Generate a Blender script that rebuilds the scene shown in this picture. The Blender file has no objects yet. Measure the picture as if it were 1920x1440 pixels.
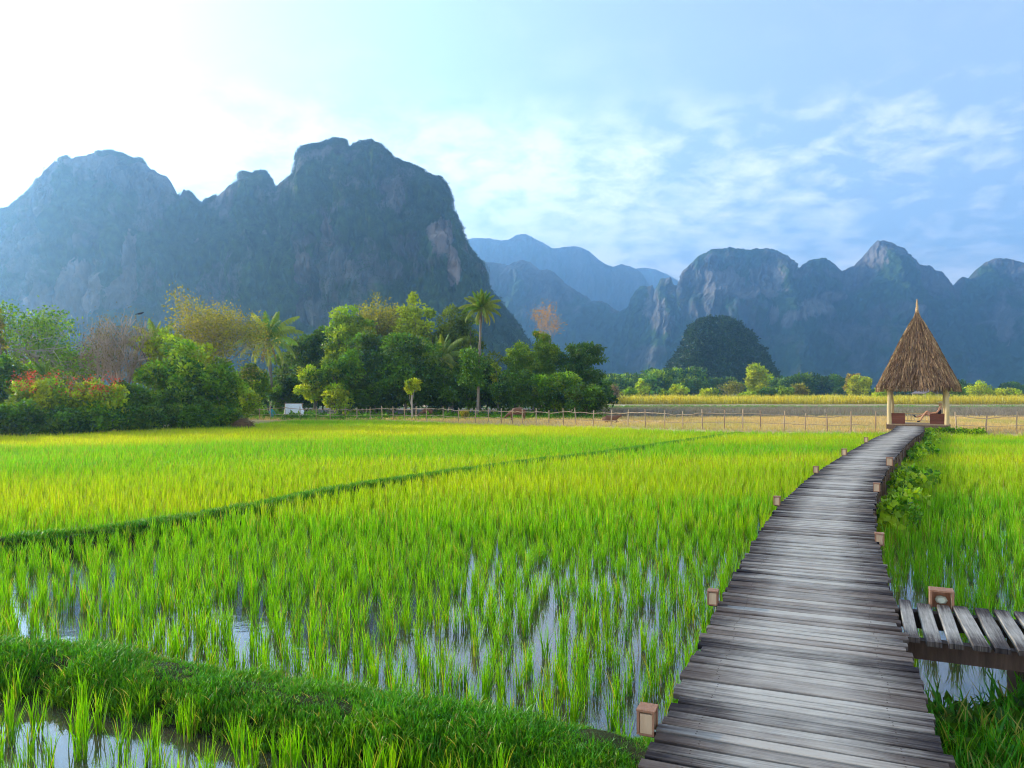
import bpy, math, random
import numpy as np
from mathutils import Vector, Matrix
R = math.radians
rng = np.random.default_rng(7)
random.seed(7)
sc = bpy.context.scene
C = sc.collection

# ------------------------------------------------------------------ camera
F = 1400.0; HC = 2.15; TILT = math.atan(20/1400.)
cd = bpy.data.cameras.new('camera'); cam = bpy.data.objects.new('camera', cd); C.objects.link(cam)
cd.sensor_width = 36; cd.lens = 36*F/1920; cd.clip_start = .05; cd.clip_end = 9000
cam.location = (0, 0, HC); cam.rotation_euler = (math.pi/2+TILT, 0, 0)
sc.camera = cam
ct, st_ = math.cos(TILT), math.sin(TILT)
def ray(px, py):
    a = (px-960)/F; b = -(py-720)/F
    return np.array([a, ct-b*st_, st_+b*ct])
def at(px, py, Y):
    d = ray(px, py); return np.array([0, 0, HC])+d*(Y/d[1])
def gnd(px, py, z=0.):
    d = ray(px, py); return np.array([0, 0, HC])+d*((z-HC)/d[2])

# ------------------------------------------------------------------ light
SUN_AZ = R(-66); SUN_EL = R(17)          # azimuth from +Y towards +X
sd = Vector((math.sin(SUN_AZ)*math.cos(SUN_EL), math.cos(SUN_AZ)*math.cos(SUN_EL), math.sin(SUN_EL)))
ld = bpy.data.lights.new('sun', 'SUN'); ld.energy = 5.0; ld.angle = R(.6); ld.color = (1, .82, .56)
lo = bpy.data.objects.new('sun', ld); C.objects.link(lo); lo.rotation_euler = sd.to_track_quat('Z', 'Y').to_euler()
w = bpy.data.worlds.new("World"); sc.world = w; w.use_nodes = True
nt = w.node_tree; nt.nodes.clear()
def N(nt, t, **k):
    n = nt.nodes.new(t)
    for a, b in k.items():
        if a.startswith('i_'):
            key = a[2:]; key = int(key) if key.isdigit() else key.replace('_', ' ')
            n.inputs[key].default_value = b
        else: setattr(n, a, b)
    return n
def L(nt, a, b, o=0, i=0): nt.links.new(a.outputs[o], b.inputs[i])
def M_(nt, op, a, b=None, clamp=False):
    n = nt.nodes.new('ShaderNodeMath'); n.operation = op; n.use_clamp = clamp
    for k, x in enumerate((a, b)):
        if x is None: continue
        if isinstance(x, (int, float)): n.inputs[k].default_value = x
        else: nt.links.new(x, n.inputs[k])
    return n.outputs[0]
def MIX(nt, f, a, b, mode='MIX'):
    n = nt.nodes.new('ShaderNodeMix'); n.data_type = 'RGBA'; n.blend_type = mode
    for k, x in ((0, f), (6, a), (7, b)):
        if isinstance(x, (int, float)): n.inputs[k].default_value = x
        elif isinstance(x, tuple): n.inputs[k].default_value = (*x, 1)[:4]
        else: nt.links.new(x, n.inputs[k])
    return n.outputs[2]
def RAMP(nt, f, stops):
    n = nt.nodes.new('ShaderNodeValToRGB'); e = n.color_ramp.elements
    while len(e) < len(stops): e.new(.5)
    for k, (p, c) in enumerate(stops):
        e[k].position = p; e[k].color = (*c, 1) if isinstance(c, tuple) else (c, c, c, 1)
    nt.links.new(f, n.inputs[0]); return n.outputs[0]
sky = N(nt, 'ShaderNodeTexSky', sky_type='NISHITA', sun_disc=False, sun_elevation=SUN_EL, sun_rotation=SUN_AZ,
        altitude=200, air_density=1.0, dust_density=2.2, ozone_density=2.0)
tc = N(nt, 'ShaderNodeTexCoord'); sx = N(nt, 'ShaderNodeSeparateXYZ'); L(nt, tc, sx, 0, 0)
den = M_(nt, 'ADD', sx.outputs[2], .22)
cx = M_(nt, 'DIVIDE', sx.outputs[0], den); cy = M_(nt, 'DIVIDE', sx.outputs[1], den)
cmb = N(nt, 'ShaderNodeCombineXYZ'); nt.links.new(cx, cmb.inputs[0]); nt.links.new(cy, cmb.inputs[1])
n1 = N(nt, 'ShaderNodeTexNoise', i_Scale=.8, i_Detail=4., i_Roughness=.55, i_Distortion=.4); L(nt, cmb, n1, 0, 0)
n2 = N(nt, 'ShaderNodeTexNoise', i_Scale=8.0, i_Detail=9., i_Roughness=.62, i_Distortion=.25); L(nt, cmb, n2, 0, 0)
cov = M_(nt, 'ADD', M_(nt, 'MULTIPLY', n1.outputs[0], .9), M_(nt, 'MULTIPLY', n2.outputs[0], .75))
# more cloud to the left and near the horizon
side = M_(nt, 'MULTIPLY', sx.outputs[0], -.10)
low = M_(nt, 'MULTIPLY', M_(nt, 'SUBTRACT', .33, sx.outputs[2]), .85)
cov = M_(nt, 'ADD', M_(nt, 'ADD', cov, side), low)
cm = RAMP(nt, cov, [(.74, 0.), (.98, .95)])
cm = M_(nt, 'MULTIPLY', cm, RAMP(nt, sx.outputs[2], [(0, .5), (.10, 1.), (.30, .9), (.38, .08)]))
CLOUD = (11.0, 9.9, 9.1)
hs = N(nt, 'ShaderNodeHueSaturation', i_Saturation=.42); L(nt, sky, hs, 0, 'Color')
skyc = MIX(nt, 1., hs.outputs[0], (.93, .99, .99), 'MULTIPLY')
mixc = MIX(nt, M_(nt, 'MULTIPLY', cm, .62), skyc, CLOUD)
bg = N(nt, 'ShaderNodeBackground', i_Strength=.125); nt.links.new(mixc, bg.inputs[0])
wo = N(nt, 'ShaderNodeOutputWorld'); L(nt, bg, wo)
sc.view_settings.view_transform = 'Standard'; sc.view_settings.look = 'None'; sc.view_settings.gamma = 1
sc.view_settings.exposure = 1.7
cy_ = sc.cycles
cy_.use_denoising = True; cy_.max_bounces = 6; cy_.diffuse_bounces = 3; cy_.glossy_bounces = 2; cy_.transmission_bounces = 3
cy_.volume_bounces = 2; cy_.transparent_max_bounces = 8; cy_.sample_clamp_indirect = 6; cy_.use_adaptive_sampling = True
cy_.adaptive_threshold = .015; cy_.caustics_reflective = False; cy_.caustics_refractive = False
cy_.pixel_filter_type = 'BLACKMAN_HARRIS'; cy_.filter_width = 1.05
try: cy_.denoiser = 'OPENIMAGEDENOISE'; cy_.denoising_prefilter = 'ACCURATE'
except Exception: pass

# ------------------------------------------------------------------ numeric noise
def _h(ix, iy, iz, s):
    n = (ix*374761393 + iy*668265263 + iz*2147483647 + s*1274126177) & 0xffffffff
    n = ((n ^ (n >> 13))*1274126177) & 0xffffffff
    n = ((n ^ (n >> 16))*2246822519) & 0xffffffff
    return ((n ^ (n >> 15)) & 0xffffff)/float(0xffffff)*2-1
def vn(x, y, z=0., s=0):
    x, y, z = np.broadcast_arrays(np.asarray(x, float), np.asarray(y, float), np.asarray(z, float))
    ix, iy, iz = np.floor(x).astype(np.int64), np.floor(y).astype(np.int64), np.floor(z).astype(np.int64)
    fx, fy, fz = x-ix, y-iy, z-iz
    fx, fy, fz = [t*t*(3-2*t) for t in (fx, fy, fz)]
    def l(a, b, t): return a+(b-a)*t
    c = [[[_h(ix+i, iy+j, iz+k, s) for k in (0, 1)] for j in (0, 1)] for i in (0, 1)]
    return l(l(l(c[0][0][0], c[1][0][0], fx), l(c[0][1][0], c[1][1][0], fx), fy),
             l(l(c[0][0][1], c[1][0][1], fx), l(c[0][1][1], c[1][1][1], fx), fy), fz)
def fbm(x, y, z=0., o=4, s=0, g=.5, ridged=False):
    t = 0; a = 1; tot = 0
    for k in range(o):
        v = vn(np.asarray(x)*2**k, np.asarray(y)*2**k, np.asarray(z)*2**k, s+k*7)
        if ridged: v = 1-2*np.abs(v)
        t = t+v*a; tot += a; a *= g
    return t/tot

# ------------------------------------------------------------------ mesh helpers
def unit(v): return v/np.maximum(np.linalg.norm(v, axis=-1, keepdims=True), 1e-9)
class Geo:
    def __init__(s): s.V = []; s.Q = []; s.T = []; s.U = []; s.n = 0
    def add(s, V, Q, tint=(.5, .5, .5), uv=None):
        V = np.asarray(V, float).reshape(-1, 3); Q = np.asarray(Q, int).reshape(-1, 4)
        s.V.append(V); s.Q.append(Q+s.n); s.n += len(V)
        t = np.asarray(tint, float); s.T.append(np.broadcast_to(t, (len(V), 3)) if t.ndim == 1 else t)
        s.U.append(np.zeros((len(V), 3)) if uv is None else np.asarray(uv, float))
    def box(s, c, size, rz=0., tint=(.5, .5, .5), rx=0., ry=0., taper=1.):
        x, y, z = np.array(size)/2.
        P = np.array([[-x, -y, -z], [x, -y, -z], [x, y, -z], [-x, y, -z], [-x*taper, -y*taper, z], [x*taper, -y*taper, z], [x*taper, y*taper, z], [-x*taper, y*taper, z]])
        m = np.array((Matrix.Rotation(rz, 3, 'Z') @ Matrix.Rotation(ry, 3, 'Y') @ Matrix.Rotation(rx, 3, 'X')))
        P = P@m.T+np.array(c)
        s.add(P, [[3, 2, 1, 0], [4, 5, 6, 7], [0, 1, 5, 4], [1, 2, 6, 5], [2, 3, 7, 6], [3, 0, 4, 7]], tint)
    def beam(s, a, b, wd, ht, tint=(.5, .5, .5)):
        a = np.array(a, float); b = np.array(b, float); d = unit(b-a)
        up = np.array([0, 0, 1.]) if abs(d[2]) < .95 else np.array([0, 1., 0]); sd_ = unit(np.cross(d, up)); up = np.cross(sd_, d)
        P = [p+sd_*i*wd/2+up*j*ht/2 for p in (a, b) for i, j in ((-1, -1), (1, -1), (1, 1), (-1, 1))]
        s.add(P, [[3, 2, 1, 0], [4, 5, 6, 7], [0, 1, 5, 4], [1, 2, 6, 5], [2, 3, 7, 6], [3, 0, 4, 7]], tint)
    def tube(s, pts, rad, sides=6, tint=(.5, .5, .5), cap=True):
        P = np.array(pts, float); n = len(P); rad = np.broadcast_to(np.asarray(rad, float), (n,))
        T = np.gradient(P, axis=0); T = unit(T)
        ref = np.array([0, 0, 1.]) if abs(T[0][2]) < .9 else np.array([1., 0, 0])
        A = unit(np.cross(T, ref)); B = np.cross(T, A)
        an = np.arange(sides)/sides*2*np.pi
        V = P[:, None]+rad[:, None, None]*(A[:, None]*np.cos(an)[None, :, None]+B[:, None]*np.sin(an)[None, :, None])
        i = np.arange(n-1)[:, None]*sides; j = np.arange(sides)[None]; j2 = (j+1) % sides
        Q = np.stack([i+j, i+j2, i+sides+j2, i+sides+j], -1).reshape(-1, 4)
        if cap and sides in (6, 8):
            q = [[0, 1, 2, 3], [0, 3, 4, 5]] if sides == 6 else [[0, 1, 2, 3], [0, 3, 4, 7], [4, 5, 6, 7]]
            o = (n-1)*sides
            Q = np.vstack([Q, np.array(q)[:, ::-1], np.array(q)+o])
        s.add(V.reshape(-1, 3), Q, tint)
    def leaves(s, P, size, tint, bias=None, wid=.5, up=.3, drop=0.):
        n = len(P)
        if n == 0: return
        a = rng.normal(size=(n, 3))
        if bias is not None: a = a+bias
        a[:, 2] -= drop; a = unit(a)
        nn = rng.normal(size=(n, 3)); nn[:, 2] += up
        b = unit(np.cross(a, nn)); sz = np.broadcast_to(size, (n,))*rng.uniform(.6, 1.3, n)
        a = a*sz[:, None]; b = b*(sz*wid/2)[:, None]
        V = np.stack([P, P+a*.45+b, P+a, P+a*.45-b], 1).reshape(-1, 3)
        t = np.repeat(np.asarray(tint), 4, axis=0) if np.ndim(tint) == 2 else tint
        s.add(V, np.arange(4*n).reshape(-1, 4), t)
    def build(s, name, mat, parent=None, smooth=False, uv=False):
        V = np.vstack(s.V); Q = np.vstack(s.Q); me = bpy.data.meshes.new(name)
        me.vertices.add(len(V)); me.vertices.foreach_set('co', V.ravel())
        me.loops.add(Q.size); me.loops.foreach_set('vertex_index', Q.ravel().astype(np.int32))
        me.polygons.add(len(Q)); me.polygons.foreach_set('loop_start', (np.arange(len(Q))*4).astype(np.int32))
        me.polygons.foreach_set('use_smooth', np.full(len(Q), smooth))
        me.update(calc_edges=True)
        at_ = me.attributes.new('tint', 'FLOAT_COLOR', 'POINT')
        at_.data.foreach_set('color', np.hstack([np.vstack(s.T), np.ones((len(V), 1))]).ravel())
        if uv:
            u = me.attributes.new('plank', 'FLOAT_VECTOR', 'POINT'); u.data.foreach_set('vector', np.vstack(s.U).ravel())
        me.materials.append(mat)
        o = bpy.data.objects.new(name, me); C.objects.link(o)
        if parent is not None: o.parent = parent
        return o
def tag(o, label=None, cat=None, group=None, kind=None):
    if label: o['label'] = label
    if cat: o['category'] = cat
    if group: o['group'] = group
    if kind: o['kind'] = kind
    return o
def empty(name, loc, rz=0., label=None, cat=None, group=None):
    o = bpy.data.objects.new(name, None); C.objects.link(o); o.location = tuple(loc); o.rotation_euler = (0, 0, rz)
    return tag(o, label, cat, group)
def clone(root, loc, rz=0., s=1., label=None):
    r = root.copy(); C.objects.link(r); r.location = tuple(loc); r.rotation_euler = (0, 0, rz); r.scale = (s, s, s) if np.isscalar(s) else s
    if label: r['label'] = label
    for ch in list(root.children):
        c = ch.copy(); C.objects.link(c); c.parent = r
        for g in list(ch.children):
            d = g.copy(); C.objects.link(d); d.parent = c
    return r

# ------------------------------------------------------------------ materials
def mat(name): 
    m = bpy.data.materials.new(name); m.use_nodes = True; m.node_tree.nodes.clear(); return m, m.node_tree
def out(nt, sh, vol=None):
    o = N(nt, 'ShaderNodeOutputMaterial')
    if sh is not None: nt.links.new(sh, o.inputs[0])
    if vol is not None: nt.links.new(vol, o.inputs[1])
def attr(nt, name, typ='GEOMETRY'):
    a = N(nt, 'ShaderNodeAttribute', attribute_name=name, attribute_type=typ); s = N(nt, 'ShaderNodeSeparateColor'); L(nt, a, s, 0, 0)
    return s.outputs
def principled(nt, col, rough=.6, spec=.3, bump=None, bs=.3, bd=.02, metallic=0.):
    p = N(nt, 'ShaderNodeBsdfPrincipled'); p.inputs['Roughness'].default_value = rough if not hasattr(rough, 'links') else .5
    if hasattr(rough, 'links'): nt.links.new(rough, p.inputs['Roughness'])
    p.inputs['Specular IOR Level'].default_value = spec; p.inputs['Metallic'].default_value = metallic
    if isinstance(col, tuple): p.inputs[0].default_value = (*col, 1)
    else: nt.links.new(col, p.inputs[0])
    if bump is not None:
        b = N(nt, 'ShaderNodeBump'); b.inputs['Strength'].default_value = bs; b.inputs['Distance'].default_value = bd
        nt.links.new(bump, b.inputs['Height']); L(nt, b, p, 0, 'Normal')
    return p.outputs[0]
def leafmat(name, a, b, c=None, trans=.42, tcol=None, rough=.45):
    """a..b by tint.r, towards c by tint.b, value by tint.g"""
    m, nt = mat(name); t = attr(nt, 'tint')
    col = MIX(nt, t[0], a, b)
    if c: col = MIX(nt, t[2], col, c)
    v = M_(nt, 'ADD', M_(nt, 'MULTIPLY', t[1], .9), .55)
    vc = N(nt, 'ShaderNodeCombineColor'); [nt.links.new(v, vc.inputs[k]) for k in range(3)]
    col = MIX(nt, 1., col, vc.outputs[0], 'MULTIPLY')
    p = principled(nt, col, rough, .25)
    tr = N(nt, 'ShaderNodeBsdfTranslucent'); nt.links.new(MIX(nt, 1., col, tcol or (1.5, 1.45, .6), 'MULTIPLY'), tr.inputs[0])
    mx = N(nt, 'ShaderNodeMixShader', i_0=trans); nt.links.new(p, mx.inputs[1]); L(nt, tr, mx, 0, 2); out(nt, mx.outputs[0])
    return m
def woodmat(name, a, b, scale=6., rough=.75, stretch=(8, 8, 1)):
    m, nt = mat(name); t = attr(nt, 'tint'); tc = N(nt, 'ShaderNodeTexCoord'); mp = N(nt, 'ShaderNodeMapping'); mp.inputs['Scale'].default_value = stretch
    L(nt, tc, mp, 3, 0); n = N(nt, 'ShaderNodeTexNoise', i_Scale=scale, i_Detail=6., i_Roughness=.65); L(nt, mp, n)
    f = M_(nt, 'ADD', M_(nt, 'MULTIPLY', n.outputs[0], 1.3), M_(nt, 'SUBTRACT', M_(nt, 'MULTIPLY', t[0], .7), .5), True)
    out(nt, principled(nt, MIX(nt, f, a, b), rough, .25, n.outputs[0], .5, .01)); return m
MT = {}
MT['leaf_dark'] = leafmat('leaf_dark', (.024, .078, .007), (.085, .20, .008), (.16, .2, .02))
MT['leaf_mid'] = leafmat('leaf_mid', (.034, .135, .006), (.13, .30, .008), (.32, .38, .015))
MT['leaf_bright'] = leafmat('leaf_bright', (.07, .25, .006), (.26, .46, .010), (.50, .50, .02))
MT['leaf_yellow'] = leafmat('leaf_yellow', (.13, .17, .012), (.36, .34, .025), (.44, .30, .06))
MT['leaf_dry'] = leafmat('leaf_dry', (.15, .085, .045), (.3, .19, .09), (.2, .2, .04), trans=.25)
MT['leaf_orange'] = leafmat('leaf_orange', (.45, .2, .03), (.6, .34, .05))
MT['red'] = leafmat('red', (.55, .05, .03), (.75, .13, .05), trans=.3, tcol=(1.2, 1, 1))
MT['palm'] = leafmat('palm', (.045, .15, .010), (.17, .30, .02), (.5, .42, .06))
MT['hillwood'] = leafmat('hillwood', (.012, .032, .008), (.04, .085, .014), (.12, .14, .03), trans=.2)
MT['bark'] = woodmat('bark', (.10, .075, .055), (.30, .25, .20), 1.5)
MT['bark_pale'] = woodmat('bark_pale', (.24, .20, .16), (.5, .44, .38), 1.5)
MT['twig'] = woodmat('twig', (.34, .24, .19), (.55, .43, .35), 1.5)
MT['bamboo'] = woodmat('bamboo', (.42, .29, .13), (.66, .52, .29), 1.2, .5)
MT['fence'] = woodmat('fence', (.25, .16, .10), (.52, .37, .24), 2.5)
MT['darkwood'] = woodmat('darkwood', (.018, .012, .012), (.11, .07, .055), 3.)
MT['postwood'] = woodmat('postwood', (.07, .04, .03), (.24, .15, .10), 3.)
MT['redwood'] = woodmat('redwood', (.10, .03, .02), (.22, .075, .045), 3., stretch=(1, 1, 12))
MT['boxwood'] = woodmat('boxwood', (.22, .10, .06), (.40, .21, .13), 5.)
MT['boxpale'] = woodmat('boxpale', (.42, .28, .18), (.62, .45, .30), 5.)
MT['thatch'] = leafmat('thatch', (.14, .075, .045), (.40, .235, .125), (.6, .42, .2), trans=.06, rough=.9, tcol=(1, .9, .7))
def plain(name, col, rough=.6, spec=.3, metallic=0.):
    m, nt = mat(name); tc = N(nt, 'ShaderNodeTexCoord'); n = N(nt, 'ShaderNodeTexNoise', i_Scale=9., i_Detail=4.); L(nt, tc, n, 3, 0)
    c = MIX(nt, n.outputs[0], tuple(.78*x for x in col), tuple(min(1, 1.2*x) for x in col)); out(nt, principled(nt, c, rough, spec, metallic=metallic)); return m
MT['glass'] = plain('lamp_glass', (.55, .6, .5), .12, .8)
MT['white'] = plain('white_tarp', (.75, .77, .8), .8)
MT['skin'] = plain('skin', (.55, .28, .17), .5)
MT['blackcloth'] = plain('black_cloth', (.02, .02, .025), .8)
MT['blond'] = plain('straw_hat', (.75, .6, .3), .8)
MT['cow'] = plain('cow_hide', (.17, .075, .04), .7)
MT['teal'] = plain('teal_cloth', (.05, .28, .33), .7)
MT['shedroof'] = plain('shed_roof', (.16, .12, .11), .6)

# rice: r along blade, instancer attribute 'yel' for painted sunlit bands and patchy ripeness
def ricemat(name, base, tip, yel, trans=.5):
    m, nt = mat(name); t = attr(nt, 'tint'); y = attr(nt, 'yel', 'INSTANCER')
    col = MIX(nt, t[0], base, tip); col = MIX(nt, y[0], col, yel); col = MIX(nt, M_(nt, 'MULTIPLY', t[2], .75), col, (.42, .30, .10))
    v = M_(nt, 'ADD', M_(nt, 'MULTIPLY', t[1], .7), .65)
    vc = N(nt, 'ShaderNodeCombineColor'); [nt.links.new(v, vc.inputs[k]) for k in range(3)]
    col = MIX(nt, 1., col, vc.outputs[0], 'MULTIPLY')
    p = principled(nt, col, .42, .3)
    tr = N(nt, 'ShaderNodeBsdfTranslucent'); nt.links.new(MIX(nt, 1., col, (1.6, 1.3, .25), 'MULTIPLY'), tr.inputs[0])
    mx = N(nt, 'ShaderNodeMixShader', i_0=trans); nt.links.new(p, mx.inputs[1]); L(nt, tr, mx, 0, 2); out(nt, mx.outputs[0]); return m
MT['rice'] = ricemat('rice', (.07, .26, .002), (.20, .54, .003), (.48, .58, .004))
MT['grass'] = ricemat('grass', (.02, .14, .008), (.07, .34, .008), (.26, .44, .01), .4)
MT['goldgrass'] = ricemat('goldgrass', (.40, .34, .03), (.66, .58, .05), (.42, .46, .04), .4)
MT['stubble'] = ricemat('stubble', (.44, .30, .12), (.78, .58, .28), (.34, .38, .07), .3)
MT['greystub'] = ricemat('greystub', (.16, .13, .10), (.30, .25, .21), (.14, .2, .05), .2)

# water
m, nt = mat('paddy_water'); MT['water'] = m
tc = N(nt, 'ShaderNodeTexCoord'); n = N(nt, 'ShaderNodeTexNoise', i_Scale=7., i_Detail=3., i_Roughness=.5); L(nt, tc, n, 3, 0)
n3 = N(nt, 'ShaderNodeTexNoise', i_Scale=1.2, i_Detail=5., i_Roughness=.6); L(nt, tc, n3, 3, 0)
mud = MIX(nt, n3.outputs[0], (.035, .026, .018), (.10, .08, .055))
b = N(nt, 'ShaderNodeBump', i_Strength=.12, i_Distance=.01); nt.links.new(n.outputs[0], b.inputs['Height'])
dif = N(nt, 'ShaderNodeBsdfDiffuse'); nt.links.new(mud, dif.inputs[0])
gl = N(nt, 'ShaderNodeBsdfGlossy', i_Roughness=.035); gl.inputs[0].default_value = (.93, .93, .93, 1); L(nt, b, gl, 0, 'Normal')
fr = N(nt, 'ShaderNodeFresnel', i_IOR=1.75); mx = N(nt, 'ShaderNodeMixShader'); nt.links.new(M_(nt, 'ADD', M_(nt, 'MULTIPLY', fr.outputs[0], 1.15), .05, True), mx.inputs[0])
L(nt, dif, mx, 0, 1); L(nt, gl, mx, 0, 2); out(nt, mx.outputs[0])

# ground: mud under the paddies, tan stubble, grey fallow, a path, rough grass
m, nt = mat('ground'); MT['ground'] = m
g = N(nt, 'ShaderNodeNewGeometry'); s = N(nt, 'ShaderNodeSeparateXYZ'); L(nt, g, s, 0, 0)
n = N(nt, 'ShaderNodeTexNoise', i_Scale=.06, i_Detail=5., i_Roughness=.6); L(nt, g, n, 0, 0)
nf = N(nt, 'ShaderNodeTexNoise', i_Scale=3., i_Detail=6., i_Roughness=.7); L(nt, g, nf, 0, 0)
yy = M_(nt, 'ADD', s.outputs[1], M_(nt, 'MULTIPLY', M_(nt, 'SUBTRACT', n.outputs[0], .5), 9.))
yy = M_(nt, 'DIVIDE', yy, 300., True)
band = RAMP(nt, yy, [(0, (.10, .075, .05)), (.105, (.10, .075, .05)), (.115, (.50, .36, .17)), (.205, (.48, .35, .17)), (.215, (.17, .14, .11)), (.35, (.2, .165, .13)),
                     (.362, (.07, .14, .03)), (.392, (.08, .15, .03)), (.40, (.55, .40, .24)), (.47, (.5, .36, .2)), (.50, (.22, .22, .05)), (.9, (.05, .09, .03))])
fc = MIX(nt, 1., band, RAMP(nt, nf.outputs[0], [(.25, .55), (.75, 1.35)]), 'MULTIPLY')
out(nt, principled(nt, fc, .95, .1, nf.outputs[0], .6, .05))
m, nt = mat('bank_soil'); MT['soil'] = m
g = N(nt, 'ShaderNodeNewGeometry'); nf = N(nt, 'ShaderNodeTexNoise', i_Scale=9., i_Detail=6., i_Roughness=.7); L(nt, g, nf, 0, 0)
out(nt, principled(nt, RAMP(nt, nf.outputs[0], [(.3, (.03, .024, .014)), (.7, (.05, .07, .02))]), .95, .1, nf.outputs[0], .8, .04))

# deck planks
m, nt = mat('weathered_planks'); MT['deck'] = m
t = attr(nt, 'tint'); pa = N(nt, 'ShaderNodeAttribute', attribute_name='plank'); mp = N(nt, 'ShaderNodeMapping'); mp.inputs['Scale'].default_value = (1.1, 26, 1); L(nt, pa, mp, 1, 0)
gr = N(nt, 'ShaderNodeTexNoise', i_Scale=2.2, i_Detail=9., i_Roughness=.72, i_Distortion=.3); L(nt, mp, gr)
mp2 = N(nt, 'ShaderNodeMapping'); mp2.inputs['Scale'].default_value = (2.4, 3.2, 1); L(nt, pa, mp2, 1, 0)
bl = N(nt, 'ShaderNodeTexNoise', i_Scale=1.6, i_Detail=5., i_Roughness=.6); L(nt, mp2, bl)
sp = N(nt, 'ShaderNodeSeparateXYZ'); L(nt, pa, sp, 1, 0)
wear = RAMP(nt, M_(nt, 'ABSOLUTE', sp.outputs[0]), [(.20, 1.), (.58, 0.)])
f = M_(nt, 'ADD', M_(nt, 'MULTIPLY', gr.outputs[0], 1.15), M_(nt, 'ADD', M_(nt, 'MULTIPLY', wear, .52), M_(nt, 'ADD', M_(nt, 'MULTIPLY', t[0], .42), M_(nt, 'MULTIPLY', bl.outputs[0], .55))))
col = RAMP(nt, M_(nt, 'SUBTRACT', f, .76), [(.18, (.016, .012, .015)), (.42, (.085, .070, .066)), (.66, (.24, .215, .195)), (.99, (.45, .405, .36))])
col = MIX(nt, M_(nt, 'MULTIPLY', t[2], .28), col, (.34, .25, .20))
au = M_(nt, 'ABSOLUTE', sp.outputs[0]); du = M_(nt, 'ABSOLUTE', M_(nt, 'SUBTRACT', au, M_(nt, 'ADD', .40, M_(nt, 'MULTIPLY', t[1], .035)))); av = M_(nt, 'ABSOLUTE', M_(nt, 'SUBTRACT', M_(nt, 'ABSOLUTE', sp.outputs[2]), .014))
nail = M_(nt, 'LESS_THAN', M_(nt, 'ADD', M_(nt, 'POWER', du, 2.), M_(nt, 'POWER', av, 2.)), .0045**2)
col = MIX(nt, M_(nt, 'MULTIPLY', nail, .85), col, (.035, .018, .012))
out(nt, principled(nt, col, .85, .15, gr.outputs[0], .7, .006))

# mountain rock and bush cover; tint.r = pale cliff and painted sunlit patches, tint.g = greenness
def rockmat(name, rock1, rock2, green1, green2, pale, sc_=1.):
    m, nt = mat(name); t = attr(nt, 'tint'); g = N(nt, 'ShaderNodeNewGeometry')
    mp = N(nt, 'ShaderNodeMapping'); mp.inputs['Scale'].default_value = (1, 1, .28); L(nt, g, mp, 0, 0)
    a = N(nt, 'ShaderNodeTexNoise', i_Scale=.045*sc_, i_Detail=9., i_Roughness=.66); L(nt, mp, a)
    bush = N(nt, 'ShaderNodeTexVoronoi', i_Scale=.13*sc_); L(nt, g, bush, 0, 0)
    gn = N(nt, 'ShaderNodeTexNoise', i_Scale=.02*sc_, i_Detail=10., i_Roughness=.7); L(nt, g, gn, 0, 0)
    rock = MIX(nt, RAMP(nt, a.outputs[0], [(.35, 0.), (.68, 1.)]), rock1, rock2)
    rock = MIX(nt, t[0], rock, MIX(nt, RAMP(nt, a.outputs[0], [(.4, 0.), (.6, 1.)]), tuple(.6*x for x in pale), pale))
    grn = MIX(nt, bush.outputs[0], green2, green1)
    gf = RAMP(nt, M_(nt, 'ADD', gn.outputs[0], M_(nt, 'MULTIPLY', M_(nt, 'SUBTRACT', t[1], .5), .9)), [(.44, 0.), (.54, 1.)])
    h = M_(nt, 'ADD', M_(nt, 'MULTIPLY', bush.outputs[0], -1.2), M_(nt, 'MULTIPLY', a.outputs[0], 2.5))
    out(nt, principled(nt, MIX(nt, gf, rock, grn), .95, .1, h, .9, 5./sc_)); return m
MT['rockA'] = rockmat('limestone_near', (.03, .03, .03), (.27, .245, .225), (.014, .034, .008), (.08, .14, .025), (.46, .33, .27))
MT['rockB'] = rockmat('limestone_far', (.035, .035, .035), (.18, .16, .15), (.02, .045, .012), (.05, .10, .025), (.36, .31, .28), .7)
MT['rockE'] = rockmat('forested_hill', (.02, .03, .012), (.05, .06, .02), (.012, .028, .008), (.035, .06, .014), (.1, .1, .05), 2.5)

# ------------------------------------------------------------------ terrain and sheets
FENCE = [(-400, 58), (486, 57.5), (760, 57), (860, 51), (960, 48.5), (1056, 47), (1145, 45), (1245, 41.5), (1357, 39.8), (1470, 38.8), (1641, 38.8), (1793, 37.6), (1905, 36.6), (2300, 33)]
FX = np.array([(p-960)/F*Y for p, Y in FENCE]); FY = np.array([Y for _, Y in FENCE])
def fence_y(x): return np.interp(x, FX, FY)
HX = lambda y: np.interp(y, [-5, 20, 35, 48, 60], [-34, -28, -24.2, -17.4, -16.0])      # left hedge line
def ground_z(x, y):
    a = np.clip((y-(fence_y(x)-2.2))/1.2, 0, 1); b = np.clip((HX(y)-x)/1.2, 0, 1)
    o = np.maximum(a, b); o = o*o*(3-2*o)
    far = np.clip((y-60)/140, 0, 1)
    return -.22+o*(.46+.06*vn(x*.15, y*.15, 0, 3)) + .0*far
xs = np.concatenate([-np.geomspace(2600, 62, 26), np.arange(-60, 60.1, .8), np.geomspace(62, 2600, 26)])
ys = np.concatenate([[-60, -30, -10], np.arange(-4, 66, .8), np.arange(66, 220, 6), np.geomspace(225, 2700, 24)])
X, Y = np.meshgrid(xs, ys)
def grid_geo(X, Y, Z, tint=(.5, .5, .5)):
    G = Geo(); n, m_ = X.shape; i = np.arange(n-1)[:, None]*m_; j = np.arange(m_-1)[None]
    Q = np.stack([i+j, i+j+1, i+m_+j+1, i+m_+j], -1).reshape(-1, 4); G.add(np.stack([X, Y, Z], -1).reshape(-1, 3), Q, tint); return G
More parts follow.
